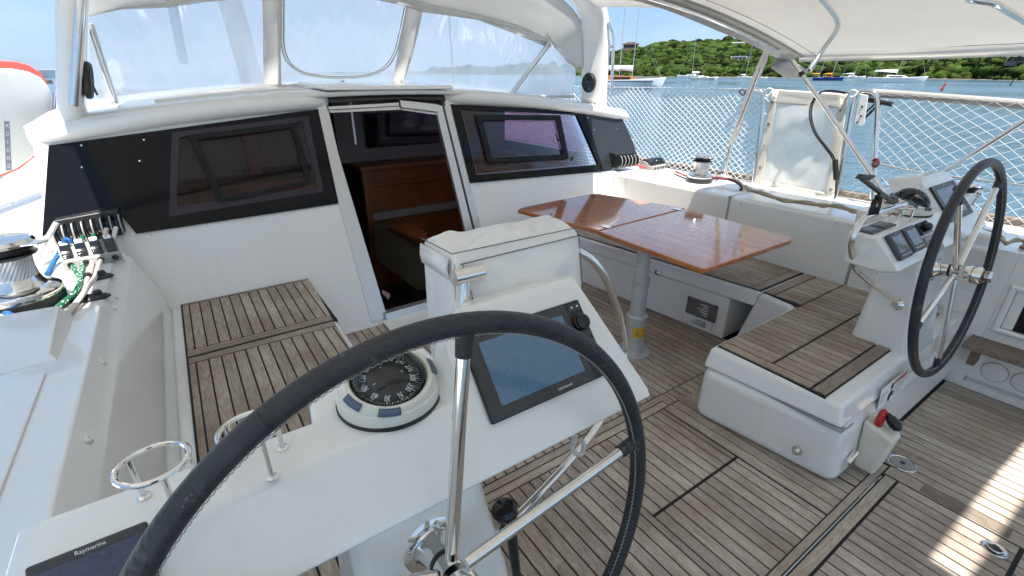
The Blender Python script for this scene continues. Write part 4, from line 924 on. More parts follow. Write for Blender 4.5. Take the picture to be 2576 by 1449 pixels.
# table
tbl = empty('cockpit_table', (2.3, 1.9, 0), 'large varnished folding table on a silver pedestal leg', 'table')
def leaf(uv, nm):
    P = [oz(u, v, .75) for u, v in uv]; m_ = MB().use(varn).prism([p-Vector((0, 0, .028)) for p in P], (0, 0, .028)); return par(m_.build(nm, bevel=.006, seg=4), tbl)
leaf([(1302, 527), (1316, 520), (1484, 488), (1508, 487), (1517, 489), (1723.5, 523), (1506, 579)], 'table_leaf'); leaf([(1723.5, 525.5), (1985, 594), (1993, 600), (1990, 604), (1780, 675), (1769, 676), (1758, 673), (1505, 581.5)], 'table_leaf')
for u, v in ((1524, 570), (1704, 526)):
    p = oz(u, v, .752); m_ = MB().use(steel).prism([p+Vector((-.02, -.035, 0)), p+Vector((.02, -.035, 0)), p+Vector((.022, .035, 0)), p+Vector((-.022, .035, 0))], (0, 0, .002)); par(m_.build('hinge', bevel=.001), tbl)
bx, by = 2.13, 1.735
lg = MB().use(alupaint)
def lathez(pr_): return lg.lathe(pr_, (bx, by, 0), n=40)
lathez([(.106, 0), (.106, .008), (.098, .013), (.072, .016), (.068, .03), (.060, .095), (.060, .10), (.054, .101), (.056, .104), (.056, .235), (.064, .238), (.065, .262), (.058, .270), (.048, .272), (.048, .475), (.053, .478), (.056, .484), (.056, .508), (.050, .514), (.039, .516), (.039, .72)])
par(lg.build('pedestal_leg', ang=30), tbl)
lb = MB().use(gold); rings = []
for z in (.125, .20): rings.append([Vector((bx+cos(a)*.0566, by+sin(a)*.0566, z)) for a in [radians(-160+k*9) for k in range(13)]])
lb.loft(rings, closed=False)
def legp(a, z, r=.0413): return Vector((bx+cos(radians(a))*(r+.0159), by+sin(radians(a))*(r+.0159), .125+(z-.10)*1.36))
lb.use(blk).add([legp(-138, .112), legp(-118, .112), legp(-128, .140)], [[0, 1, 2]]); lb.use(gold).add([legp(-134.5, .116, .0417), legp(-121.5, .116, .0417), legp(-128, .134, .0417)], [[0, 1, 2]])
lb.use(blk).quad(legp(-129, .119, .042), legp(-127, .119, .042), legp(-127, .129, .042), legp(-129, .129, .042))
for k in range(3): lb.quad(legp(-112, .118+.009*k), legp(-82, .118+.009*k), legp(-82, .120+.009*k), legp(-112, .120+.009*k))
lb.quad(legp(-150, .147), legp(-62, .147), legp(-62, .150), legp(-150, .150)); lb.quad(legp(-150, .104), legp(-90, .104), legp(-90, .106), legp(-150, .106))
o = lb.build('warning_label', smooth=False); par(o, tbl); o['label'] = 'amber warning label on the leg'
# ============================================================ arch, sprayhood, bimini
arch_e = empty('targa_arch', (1.5, 3.66, 1.4), 'white moulded arch standing on the cabin roof with speakers and hand rails', 'arch')
ap = smoothpath([(-.455, 3.66, 1.33), (-.375, 3.66, 1.62), (-.27, 3.66, 1.98), (-.14, 3.66, 2.25), (.15, 3.66, 2.42), (.8, 3.66, 2.50), (1.6, 3.66, 2.52), (2.5, 3.66, 2.48), (3.05, 3.66, 2.38), (3.36, 3.66, 2.20), (3.455, 3.66, 1.95), (3.465, 3.66, 1.6), (3.475, 3.66, 1.28)], 6)
rings = []
for i, p in enumerate(ap):
    t = (ap[min(i+1, len(ap)-1)]-ap[max(i-1, 0)]).normalized(); n = Vector((t.z, 0, -t.x)); g = []
    for k in range(24):
        a = 2*pi*k/24; c_, s_ = cos(a), sin(a); g.append(p+n*.058*(abs(c_)**.6)*(1 if c_ > 0 else -1)+Vector((0, 1, 0))*.155*(abs(s_)**.55)*(1 if s_ > 0 else -1))
    rings.append(g)
par(MB().use(gel).loft(rings).build('arch_moulding', ang=60), arch_e)
def speaker(c, n, r):
    c = Vector(c); n = Vector(n)
    s_ = par(MB().use(blk).lathe([(r, 0), (r, .018), (r*.9, .028), (r*.82, .022), (r*.3, .014), (0, .012)], c, n, 32).build('speaker'), arch_e)
    MB().use(dkgrey).lathe([(r*.22, .010), (r*.20, .022), (0, .028)], c, n, 16).build('tweeter').parent = s_
    for k in range(6):
        a = k*pi/3; MB().use(dkgrey).tube([c+n*.024+Vector((0, cos(a), sin(a)))*r*.25, c+n*.030+Vector((0, cos(a), sin(a)))*r*.85], .003, 6).build('grille_bar').parent = s_
speaker(ox(1483, 208, 3.408), (-1, 0, 0), .088); speaker((-.318, 3.585, 1.60), (.97, 0, -.22), .095)
hr = MB().use(steel).tube(fillet([oy(1530, 56, 3.5), oy(1544, 92, 3.46), oy(1538, 238, 3.46)], .05), .014, 12); par(hr.build('hand_rail'), arch_e)
for v in (118, 212): par(MB().use(steel).tube([oy(1541, v, 3.46), oy(1528, v-4, 3.52)], .010, 10).build('rail_standoff'), arch_e)
hr = MB().use(steel).tube([oy(206, -8, 3.46), oy(186, 266, 3.46)], .024, 16); par(hr.build('hand_rail'), arch_e)
# sprayhood
PN = (0, 1, .35); PO = (0, 4.3, 1.55)
def fp(u, v, o=0): return op(u, v, (0, 4.3+o, 1.55), PN)
sh = empty('sprayhood', (1.5, 4.3, 1.55), 'canvas sprayhood with clear vinyl windows over the companionway', 'sprayhood')
top_uv = [(222, 44), (300, 22), (420, 10), (560, 0), (700, -14), (860, -20), (1000, -4), (1062, 17), (1200, 46), (1300, 73), (1384, 110)]
bot_uv = [(288, 262), (380, 248), (520, 230), (665, 216), (860, 209), (1000, 212), (1100, 219), (1200, 227), (1290, 236)]
def vin(uv, nm='window_pane'):
    P = [fp(u, v) for u, v in uv]; n = len(P); m_ = MB().use(vinyl); m_.add(P, [list(range(n))]); return par(m_.build(nm, smooth=False), sh)
vin([(222, 44), (300, 22), (420, 10), (560, 0), (662, -10), (664, 214), (520, 230), (380, 248), (288, 262)])
vin([(704, -14), (860, -20), (1030, 8), (1020, 60), (995, 150), (988, 211), (860, 208), (706, 213)])
vin([(1058, 18), (1200, 46), (1300, 73), (1380, 112), (1288, 234), (1200, 226), (1100, 218), (1010, 211), (1030, 140)])
def band(uv1, uv2, nm, M=canvas, o=-.006, th=.006):
    A = [fp(u, v, o) for u, v in uv1]; B = [fp(u, v, o) for u, v in uv2]; m_ = MB().use(M)
    m_.loft([A, B], closed=False); return par(m_.build(nm, solid=th), sh)
band([(659, -12), (661, 60), (662, 140), (664, 216)], [(706, -16), (706, 60), (706, 140), (708, 214)], 'webbing')
band([(1022, 8), (1012, 80), (1000, 140), (986, 212)], [(1066, 16), (1052, 80), (1034, 150), (1013, 212)], 'webbing')
band([(u, v-3) for u, v in bot_uv], [(u, v+13) for u, v in bot_uv], 'skirt')
par(MB().use(canvas).tube([fp(u, v+5, -.012) for u, v in bot_uv], .020, 10).build('skirt_roll'), sh)
for sh_, r_ in ((0, .007), (7, .0045)):
    uv = [(708+sh_, -10), (708+sh_, 60), (709+sh_, 118), (724+sh_, 158), (760, 184-sh_*.6), (810, 194-sh_*.6), (870, 197-sh_*.6), (930, 190-sh_*.6), (975-sh_, 168-sh_*.4), (998-sh_, 130), (1010-sh_, 85), (1024-sh_, 18)]
    par(MB().use(canvas).tube(smoothpath([fp(u, v, -.010) for u, v in uv], 4), r_, 8).build('window_piping'), sh)
par(MB().use(stitch).tube(smoothpath([fp(u, v, -.019) for u, v in [(713, -10), (713, 60), (714, 117), (729, 155), (763, 180), (811, 190), (869, 192), (928, 186), (970, 165), (992, 129), (1004, 84), (1019, 18)]], 4), .0018, 6).build('stitching'), sh)
# top edge bands and canopy back to the arch
FT = [fp(u, v, -.004) for u, v in top_uv]; K = FT[-1]
E2 = ox(1418, 142, 3.42); E3 = ox(1452, 174, 3.40)
front_c = FT+[K.lerp(E3, .5), E3]
arch_c = []
L_ = len(front_c)
at_ = [Vector(p)+Vector((0, .12, -.05)) for p in ((-.30, 3.66, 1.98), (-.16, 3.66, 2.2), (.15, 3.66, 2.40), (.7, 3.66, 2.47), (1.1, 3.66, 2.48), (1.6, 3.66, 2.49), (2.1, 3.66, 2.47), (2.6, 3.66, 2.42), (3.0, 3.66, 2.36), (3.25, 3.66, 2.24), (3.40, 3.66, 2.1), (3.41, 3.66, 1.9), (3.42, 3.60, 1.66))]
def resample(c, n):
    c = [Vector(p) for p in c]; return [ (lambda s: c[min(int(s), len(c)-2)].lerp(c[min(int(s), len(c)-2)+1], s-min(int(s), len(c)-2)))(k*(len(c)-1)/(n-1)) for k in range(n)]
A, B = resample(smoothpath(front_c, 4), 60), resample(smoothpath(at_, 4), 60)
rg = []
for j in range(13):
    t = j/12; rg.append([a.lerp(b_, t)+Vector((0, 0, .05*sin(pi*t)+.010*noise.noise(Vector((i*.35, j*.5, 0))))) for i, (a, b_) in enumerate(zip(A, B))])
par(MB().use(canvas).loft(rg, closed=False).build('canopy', solid=.004), sh)
par(MB().use(canvas).loft([[fp(u, v-2, -.012) for u, v in top_uv], [fp(u, v+(9 if u > 600 else 4)+6*sin(u*.02), -.014) for u, v in top_uv]], closed=False).build('top_hem', solid=.004), sh)
par(MB().use(canvas).tube([p+Vector((0, -.03, .01)) for p in smoothpath(FT[2:], 4)], .017, 10).build('bow_sleeve'), sh)
# frame tubes
par(MB().use(steel).tube([fp(1382, 104, -.03), fp(1283, 236, -.03)], .015, 12).build('frame_tube'), sh)
par(MB().use(steel).tube([fp(1374, 86, -.04), ox(1405, 132, 3.40), ox(1450, 176, 3.36)], .014, 12).build('frame_tube'), sh)
par(MB().use(canvas).tube([fp(1388, 108, -.02), fp(1292, 236, -.02)], .010, 8).build('webbing'), sh)
par(MB().use(steel).tube([fp(222, 72, -.03), fp(284, 256, -.05)], .018, 12).build('frame_tube'), sh)
par(MB().use(canvas).tube([fp(230, 60, -.01), fp(292, 256, -.01)], .012, 8).build('webbing'), sh)
sp_ = MB().use(vinyl); sp_.add([K, fp(1292, 236), ox(1442, 240, 3.40), ox(1450, 176, 3.40)], [[0, 1, 2, 3]]); par(sp_.build('window_pane', smooth=False), sh)
sp_ = MB().use(vinyl); sp_.add([fp(226, 60), fp(288, 258), oy(222, 268, 3.9), oy(214, 100, 3.9)], [[0, 1, 2, 3]]); par(sp_.build('window_pane', smooth=False), sh)
par(MB().use(canvas).tube([fp(1292, 238, -.01), ox(1370, 243, 3.38), ox(1442, 243, 3.38)], .015, 10).build('skirt_roll'), sh)
for u, v in ((286, 252), (860, 204), (1002, 206), (1440, 236)):
    kn = MB().use(ropew).tube(smoothpath([fp(u-8, v+6, -.05), fp(u+3, v, -.06), fp(u+8, v+8, -.05), fp(u-3, v+11, -.06), fp(u-6, v+2, -.05)], 4), .006, 8)
    tag(kn.build('lashing_knot'), {286: 'knotted cord lashing at the foot of the left sprayhood tube', 860: 'thin cord lashing under the middle sprayhood window', 1002: 'cord lashing under the right sprayhood webbing', 1440: 'cord lashing beside the right arch foot'}[u], 'lashing')
# bimini and link panel
def bz(x): return 2.055-.290*abs((x-1.5)/2.2)**1.8
def obim(u, v, off=.03):      # where the ray meets the canvas, a little below it
    lo, hi = 0.2, 5.0; d = ray(u, v); d = d/d.x
    for _ in range(40):
        m_ = (lo+hi)/2; z = H+d.z*m_
        if z > bz(m_)-off: hi = m_
        else: lo = m_
    return EYE+d*lo
bi = empty('bimini', (1.5, .7, 2), 'white canvas bimini stretched over the cockpit on steel bows', 'bimini')
def bsheet(x0, x1, y0, y1, nx, ny, nm, sag=.012, d=0):
    rg = []
    for j in range(ny+1):
        y = y0+(y1-y0)*j/ny
        rg.append([Vector((x0+(x1-x0)*i/nx, y+.025*sin(i/nx*pi*5)*(1 if j == ny else 0)*0, bz(x0+(x1-x0)*i/nx)+d-sag*sin(pi*j/ny*2)**2+.004*noise.noise(Vector((i*.5, j*.8, 3))))) for i in range(nx+1)])
    return par(MB().use(canvas).loft(rg, closed=False).build(nm, solid=.003), bi)
bsheet(-.74, 3.72, -.50, 1.97, 60, 26, 'canvas_top')
bsheet(-.74, 1.72, -2.2, -.50, 30, 16, 'canvas_top'); bsheet(1.72, 3.06, -2.2, -.60, 20, 10, 'canvas_top'); bsheet(3.06, 3.72, -2.2, -.62, 8, 10, 'canvas_top')  # aft sheets out of view, added so their gap shapes the sun strip
# hems: stb edge, forward edge, corner flaps
hm = MB().use(canvas)
hm.loft([[Vector((3.725, y, 1.772)) for y in [-1.5+k*.2 for k in range(18)]], [Vector((3.735, y, 1.712+.003*sin(k*1.3))) for k, y in enumerate([-1.5+k*.2 for k in range(18)])]], closed=False)
par(hm.build('side_hem', solid=.003), bi)
hm = MB().use(canvas)
xs = [-.74+4.46*k/40 for k in range(41)]
hm.loft([[Vector((x, 1.86, bz(x)-.012)) for x in xs], [Vector((x, 1.90, bz(x)-.022)) for x in xs], [Vector((x, 1.955, bz(x)-.02)) for x in xs], [Vector((x, 1.985+.01*sin(x*4), bz(x)-.055-.008*sin(x*5))) for x in xs]], closed=False)
par(hm.build('front_hem', solid=.003), bi)
par(MB().use(stitch).tube([Vector((x, 1.872, bz(x)-.0165)) for x in xs], .0016, 5).build('stitching'), bi)
par(MB().use(stitch).tube([Vector((x, 1.785, bz(x)-.012)) for x in xs], .0014, 5).build('stitching'), bi)
par(MB().use(stitch).tube([Vector((3.66, y, bz(3.66)-.006)) for y in [-1+k*.2 for k in range(15)]], .0014, 5).build('stitching'), bi)
fl = MB().use(canvas).add([V(3.60, 1.99, 1.74), V(3.74, 1.96, 1.73), V(3.72, 1.80, 1.65), V(3.70, 1.93, 1.60), V(3.60, 2.02, 1.68)], [[0, 1, 2, 3, 4]]); par(fl.build('corner_flap', solid=.003), bi)
hm = MB().use(canvas)
lk = empty('link_panel', (1.5, 2.7, 2.2), 'canvas link panel between the arch and the bimini', 'canvas panel')
rg = []
for j in range(11):
    t = j/10; y = 1.96+(3.56-1.96)*t; xr_ = 2.62+(3.36-2.62)*t
    rg.append([Vector((-.52+(xr_+.52)*i/30, y, (bz(-.52+(xr_+.52)*i/30)*(1-t)+t*(2.46-.30*abs((-.52+(xr_+.52)*i/30-1.5)/1.9)**3))-.03*sin(pi*t)))for i in range(31)])
par(MB().use(canvas).loft(rg, closed=False).build('panel_sheet', solid=.003), lk)
# bows and struts
def tube_part(pts, r, nm, p, M=steel): return par(MB().use(M).tube(pts, r, 14).build(nm), p)
bp_ = [obim(2052, -20), obim(2086, 20), obim(2106, 50, .032), obim(2104, 76, .036), obim(2072, 122, .045), ox(2040, 172, 3.61)]
tube_part([Vector((-.5, bp_[0].y, bz(-.5)-.03)), Vector((1.5, bp_[0].y, bz(1.5)-.03)), Vector((2.4, bp_[0].y, bz(2.4)-.03))]+smoothpath(bp_, 6), .0135, 'bow_tube', bi)
tube_part(smoothpath([V(-.5, .1, bz(-.5)-.03), V(1.5, .15, bz(1.5)-.03), obim(2440, -28), obim(2508, 12), obim(2576, 52), obim(2650, 98, .035)], 5), .0135, 'bow_tube', bi)
tube_part([Vector((x, 1.93, bz(x)-.035)) for x in xs[1:-2]], .0125, 'bow_tube', bi)
S1 = [ox(1990, 148, 3.62), ox(2228, 488, 3.62)]; tube_part(S1+[], .0145, 'strut', bi)
tube_part([ox(2600, 290, 3.62), ox(2352, 446, 3.62)], .0135, 'strut', bi)
par(MB().use(blk).tube([S1[0].lerp(S1[1], .11), S1[0].lerp(S1[1], .135)], .018, 12).build('clamp'), bi)
par(MB().use(steel).tube([ox(2051, 152, 3.60), ox(2036, 178, 3.615)], .018, 12).build('bow_end'), bi)
sp0 = [ox(1934, 112, 3.66), ox(1921, 150, 3.70), ox(1888, 228, 3.86), ox(1850, 338, 3.92), ox(1838, 362, 3.93)]
par(MB().use(mat('white_sleeve', (.66, .62, .57), .6)).tube(sp0, [.014, .026, .027, .025, .016], 12).build('strut_sleeve'), bi)
tube_part([sp0[1], sp0[3], ox(1836, 372, 3.93), ox(1822, 445, 3.93)], .0115, 'strut', bi)
# ============================================================ lifelines, netting, gate
def net(name, y0, y1, z0, ztop, dy, dz, rad, label, wob=.016, x=3.96, ph=0):
    m_ = MB().use(netm); k0 = int((y0-(ztop(y0)-z0)*dy/dz)/dy)-2; k1 = int((y1+(ztop(y1)-z0)*dy/dz)/dy)+2
    for s_ in (1, -1):
        for k in range(k0, k1+1):
            pts = []; N = 26
            for j in range(N+1):
                z = z0+.85*j/N; y = k*dy+ph+s_*(z-z0)*dy/dz
                if y < y0-.02 or y > y1+.02 or z > ztop(y)+.004: 
                    if len(pts) > 1: m_.tube(pts, rad, 4, caps=False)
                    pts = []; continue
                w = noise.noise(Vector((y*2.3, z*2.3, 5)))*wob*2.2; w2 = noise.noise(Vector((y*2.1, z*2.1, 15)))*wob*2
                pts.append(Vector((x+w2*.5, y+w*(.5+.5*sin((z-z0)*3)), z-w2*.8)))
            if len(pts) > 1: m_.tube(pts, rad, 4, caps=False)
    yy = [y0+(y1-y0)*k/120 for k in range(121)]
    m_.tube([Vector((x, y, ztop(y)-abs(sin((y-y0)/dy*pi))*.012)) for y in yy], rad*.85, 5)
    return tag(m_.build(name), label, 'netting')
net('safety_net', 2.20, 5.6, .80, lambda y: 1.54, .064, .050, .0019, 'white diamond netting between the arch and the boarding gate')
net('safety_net', -.6, 1.46, .80, lambda y: 1.475+.02*y-.012*sin((y+.6)*2.5), .080, .060, .0008, 'looser white netting between the gate post and the far wheel', .02)
def thing_tube(name, pts, r, label, cat, M=steel, n=12): return tag(MB().use(M).tube(pts, r, n).build(name), label, cat)
thing_tube('lifeline', [V(3.955, 2.24, 1.535), V(3.955, 4.2, 1.53), V(3.955, 7, 1.53)], .0035, 'thin wire guard line along the top of the forward netting', 'guard line')
g1 = fillet([ox(1893, 480, 3.95), ox(1921, 262, 3.95), ox(1917, 228, 3.95), ox(1893, 220, 3.95), ox(1879, 226, 3.95), ox(1874, 232, 3.95)], .06)
thing_tube('gate_stanchion', g1, .0145, 'hooped steel stanchion at the forward side of the boarding gate', 'stanchion')
g2 = fillet([ox(2098, 520, 3.95), ox(2141, 290, 3.95), ox(2152, 236, 3.95), ox(2176, 226, 3.95), ox(2203, 234, 3.95), ox(2209, 262, 3.95), ox(2201, 400, 3.95), ox(2194, 500, 3.95)], .08)
thing_tube('gate_stanchion', g2, .0165, 'double-legged hooped stanchion right of the boarding gate screen', 'stanchion')
for (a, b_), nm in ((((1922, 232), (1943, 226)), 'short lashing between gate hoop and screen corner'), (((2134, 236), (2156, 232)), 'white lashing tying the screen to the right gate hoop')):
    k = MB().use(ropew).tube(smoothpath([ox(a[0], a[1], 3.93), ox((a[0]+b_[0])/2, a[1]-9, 3.92), ox(b_[0], b_[1], 3.93), ox((a[0]+b_[0])/2, a[1]+9, 3.92), ox(a[0], a[1]+2, 3.93)], 4), .006, 8); tag(k.build('lashing'), nm, 'lashing')
for u, v, lab in ((1868, 231, 'dark shackle on the guard wire by the forward hoop'),):
    k = MB().use(dkgrey).tube(smoothpath([ox(u-9, v, 3.93), ox(u, v-6, 3.93), ox(u+8, v+2, 3.93), ox(u, v+8, 3.93), ox(u-9, v, 3.93)], 4), .006, 8); tag(k.build('shackle'), lab, 'shackle')
thing_tube('stowed_pole', [ox(2172, 232, 4.0), ox(2300, 241, 4.0), ox(2620, 266, 4.0)], .026, 'long grey pole lashed along the rail above the aft netting', 'pole', mat('dull_grey_pole', (.26, .25, .235), .6, var=.1), 16)
k = MB().use(blk).tube([ox(2180, 250, 3.96), ox(2245, 262, 3.96)], .016, 10).tube([ox(2172, 300, 3.97), ox(2215, 258, 3.97)], .008, 8).tube([ox(2176, 284, 3.97), ox(2205, 258, 3.97)], .006, 8).tube([ox(2180, 229, 3.99), ox(2226, 233, 3.99)], .008, 8); tag(k.build('pole_clamp'), 'tangle of black straps and clamp holding the grey pole', 'clamp')
pl_ = MB().use(white).prism([ox(u, v, 3.93) for u, v in ((2164, 236), (2184, 240), (2174, 310), (2168, 317), (2158, 317), (2149, 308))], (.006, 0, 0)); 
po = pl_.build('hanging_plate', bevel=.006, seg=3); tag(po, 'white drilled plate hanging from the double gate stanchion', 'plate')
for u, v in ((2169, 268), (2157, 308), (2166, 292)): MB().use(dkgrey).lathe([(.007, 0), (.007, .003), (0, .003)], ox(u, v, 3.929), (-1, 0, 0), 12).build('bolt_hole').parent = po
gl_ = [ox(2195, 408, 3.95), ox(2290, 430, 3.95), ox(2430, 448, 3.95), ox(2640, 474, 3.95)]
thing_tube('lower_guard_line', gl_, .0042, 'grey rope guard line running aft past the far wheel', 'guard line', mat('grey_cordage', (.25, .25, .24), .8, bump=.6, bscale=200))
k = MB().use(ropedark).tube(smoothpath([ox(2196, 404, 3.93), ox(2206, 400, 3.92), ox(2210, 410, 3.93), ox(2202, 420, 3.93), ox(2195, 412, 3.92), ox(2208, 405, 3.91)], 4), .008, 8); tag(k.build('knot'), 'dark knot where the guard rope meets the gate stanchion', 'knot')
# screen cloth
se = empty('gate_screen', (3.94, 1.9, .75), 'translucent cloth screen with grommets hung across the boarding gate', 'screen')
scm = bpy.data.materials.new('sheer_cloth'); scm.use_nodes = True; n_ = scm.node_tree; Lk = n_.links.new; b0 = n_.nodes['Principled BSDF']; b0.inputs['Base Color'].default_value = (.86, .84, .77, 1); b0.inputs['Roughness'].default_value = .7
tp_ = n_.nodes.new('ShaderNodeBsdfTransparent'); tl_ = n_.nodes.new('ShaderNodeBsdfTranslucent'); tl_.inputs[0].default_value = (.92, .87, .78, 1); m1 = n_.nodes.new('ShaderNodeMixShader'); m2 = n_.nodes.new('ShaderNodeMixShader')
nz_ = n_.nodes.new('ShaderNodeTexNoise'); nz_.inputs['Scale'].default_value = 5; nz_.inputs['Distortion'].default_value = 1.5; mr_ = n_.nodes.new('ShaderNodeMapRange'); mr_.inputs[1].default_value = .3; mr_.inputs[2].default_value = .75; mr_.inputs[3].default_value = .80; mr_.inputs[4].default_value = .97; Lk(nz_.outputs['Fac'], mr_.inputs[0])
m1.inputs[0].default_value = .5; Lk(b0.outputs[0], m1.inputs[1]); Lk(tl_.outputs[0], m1.inputs[2]); Lk(mr_.outputs[0], m2.inputs[0]); Lk(tp_.outputs[0], m2.inputs[1]); Lk(m1.outputs[0], m2.inputs[2]); Lk(m2.outputs[0], n_.nodes['Material Output'].inputs[0])
q = [ox(1943, 224, 3.94), ox(2134, 236, 3.94), ox(2098, 516, 3.94), ox(1895, 474, 3.94)]
def wav(u, v): return Vector((.034*sin((u+v*.6)*9+noise.noise(Vector((u*2, v*2, 0)))*3)*sin(pi*v)*sin(pi*u)+.012*noise.noise(Vector((u*4, v*4, 2))), 0, -.02*sin(pi*u)*(1-v) if v < .01 else 0))
m_ = MB().use(scm); grid(m_, q[0], q[1], q[2], q[3], 24, 24, wav); sc_o = par(m_.build('cloth'), se)
def uvp(u, v): return q[0].lerp(q[1], u).lerp(q[3].lerp(q[2], u), v)+wav(u, v)*.3+Vector((-.004, 0, 0))
m_ = MB().use(canvas_old)
for (u0, v0, u1, v1) in ((0, 0, 1, .13), (0, .90, 1, 1), (0, 0, .10, 1), (.90, 0, 1, 1)):
    grid(m_, uvp(u0, v0), uvp(u1, v0), uvp(u1, v1), uvp(u0, v1), 8, 8, lambda a, b_: Vector((.004*noise.noise(Vector((a*5, b_*5, v0*9))), 0, 0)))
par(m_.build('hem', solid=.003), se)
for u, v in ((.05, .12), (.05, .33), (.05, .55), (.05, .77), (.05, .95), (.95, .14), (.95, .62), (.95, .86), (.3, .95), (.62, .95)):
    par(MB().use(steel).tube([uvp(u, v)+Vector((-.006, cos(a)*.011, sin(a)*.011)) for a in [2*pi*k/12 for k in range(12)]], .0035, 6, closed=True).build('grommet'), se)
cbp = smoothpath([ox(2132, 234, 3.90), ox(2095, 228, 3.9), ox(2066, 232, 3.9), ox(2046, 258, 3.88), ox(2041, 292, 3.87), ox(2052, 332, 3.86), ox(2078, 368, 3.86), ox(2098, 396, 3.88), ox(2104, 425, 3.9), ox(2103, 470, 3.9), ox(2100, 500, 3.9)], 5)
m_ = MB().use(wire).tube(cbp, .0055, 8).tube([p+Vector((0, .012, -.004)) for p in cbp[:-14]], .0045, 8).tube([ox(2101, 402, 3.89), ox(2104, 452, 3.89)], .019, 10)
tag(m_.build('power_cable'), 'black cable looping from the gate screen down to its plug', 'cable')
for pts, lab, r_ in (([(1873, 470), (1890, 482), (1960, 497), (2040, 512), (2095, 522), (2150, 528), (2200, 538)], 'old beige rope lying along the toe rail below the screen', .012), ([(2462, 578), (2500, 590), (2530, 606), (2560, 604), (2600, 612)], 'beige rope tangled on the toe rail behind the far wheel', .008)):
    ps = smoothpath([oz(u, v, .85)+Vector((0, 0, .01*sin(i*2))) for i, (u, v) in enumerate(pts)], 5); tag(MB().use(mat('beige_cordage', (.42, .36, .26), .85, bump=.6, bscale=160)).tube(ps, r_, 8).tube([p+Vector((.02*sin(i*.9), 0, .012*cos(i*.9))) for i, p in enumerate(ps)], r_*.7, 8).build('rope'), lab, 'rope')
# ============================================================ deck gear
def winch(x, y, z, s, label, tail=None):
    e = empty('winch', (x, y, z), label, 'winch', 'chromed sheet winches'); o = (x, y, z)
    def P(M, pr_, nm, n=40, ax=(0, 0, 1)): return par(MB().use(M).lathe([(r*s, h*s) for r, h in pr_], o, ax, n).build(nm, ang=30), e)
    P(blk, [(.100, 0), (.102, .005), (.100, .038), (.094, .040)], 'base')
    P(steel, [(.098, .040), (.100, .046), (.098, .060), (.090, .066), (.070, .072), (.062, .085), (.058, .10)], 'skirt')
    m_ = MB().use(alu); rings = []
    for h in range(9):
        hh = .09+h*.0085; rings.append([Vector((x+cos(2*pi*k/72+h*.09)*(.058+(.0016 if k % 2 else 0)-.003*sin(pi*h/8))*s, y+sin(2*pi*k/72+h*.09)*(.058+(.0016 if k % 2 else 0)-.003*sin(pi*h/8))*s, z+hh*s)) for k in range(72)])
    par(m_.loft(rings).build('drum', ang=10), e)
    P(blk, [(.060, .158), (.074, .164), (.076, .168), (.060, .173), (.060, .178), (.076, .184), (.077, .189), (.066, .193)], 'self_tailing_jaws')
    P(steel, [(.068, .190), (.078, .194), (.080, .202), (.074, .212), (.055, .218), (.020, .219), (.018, .212), (0, .212)], 'cap')
    par(MB().use(steel).prism([Vector((x+cos(a)*r*s, y+sin(a)*r*s, z+.196*s)) for a, r in ((-.9, .070), (-.6, .112), (-.3, .118), (-.1, .072))], (0, 0, .008*s)).build('stripper_arm', bevel=.003), e)
    return e
pw = oz(60, 785, .80)
winch(-.612, 2.40, .80, 1.28, 'big chrome winch on the port coaming at the left edge')
sw_ = oz(1755, 458, .80); winch(sw_.x+.02, sw_.y, .80, 1.05, 'chrome winch on the starboard coaming behind the varnished table')
w3 = oz(2292, 500, .86); winch(w3.x, w3.y, .80, .95, 'chrome winch top showing between far compass and phone bracket')
winch(3.70, .78, .86, .95, 'chrome winch half hidden behind the far wheel console')
# rope organisers in the bulkhead corners
def organiser(uv, n, label, y0):
    a, b_ = uv; e = empty('rope_organiser', (a.x, a.y, a.z), label, 'rope organiser', 'deck organisers under the cabin windows')
    d = (b_-a); L = d.length; d.normalize(); 
    m_ = MB().use(blk); q0 = a+Vector((0, .03, -.04)); q1 = b_+Vector((0, .03, -.04))
    m_.hexa([q0+Vector((0, -.02, -.03)), q1+Vector((0, -.02, -.03)), q1+Vector((0, .16, -.03)), q0+Vector((0, .16, -.03))], [q0+Vector((0, .0, .11)), q1+Vector((0, .0, .11)), q1+Vector((0, .16, .11)), q0+Vector((0, .16, .11))])
    par(m_.build('organiser_recess', bevel=.01), e)
    for k in range(n):
        c = a+d*L*(k+.5)/n+Vector((0, -.02, 0)); w = L/n*.30
        par(MB().use(blkgl).lathe([(.040, -w), (.040, -w*.7), (.028, -w*.3), (.028, w*.3), (.040, w*.7), (.040, w)], c, d, 22).build('sheave'), e)
    for k in range(n+1):
        c = a+d*L*k/n+Vector((0, -.02, 0))
        P = [c+Vector((0, cos(t)*.052, sin(t)*.055)) for t in [pi*.62+k_*pi*.9/8 for k_ in range(9)]]+[c+Vector((0, .05, -.05)), c+Vector((0, .05, .05))]
        par(MB().use(blk).prism([p-d*.0035 for p in P], d*.007).build('side_plate', smooth=False), e)
        par(MB().use(midgrey).tube([p for p in P[:9]], .004, 6).build('plate_rim'), e)
    return e
organiser((op(142, 592, (0, 3.25, 0), (0, 1, 0)), op(306, 560, (0, 3.25, 0), (0, 1, 0))), 7, 'black rope organiser with seven sheaves below the left cabin window', 0)
organiser((op(1552, 405, (0, 3.24, 0), (0, 1, 0)), op(1594, 402, (0, 3.24, 0), (0, 1, 0))), 5, 'black rope organiser at the starboard end of the cabin window', 0)
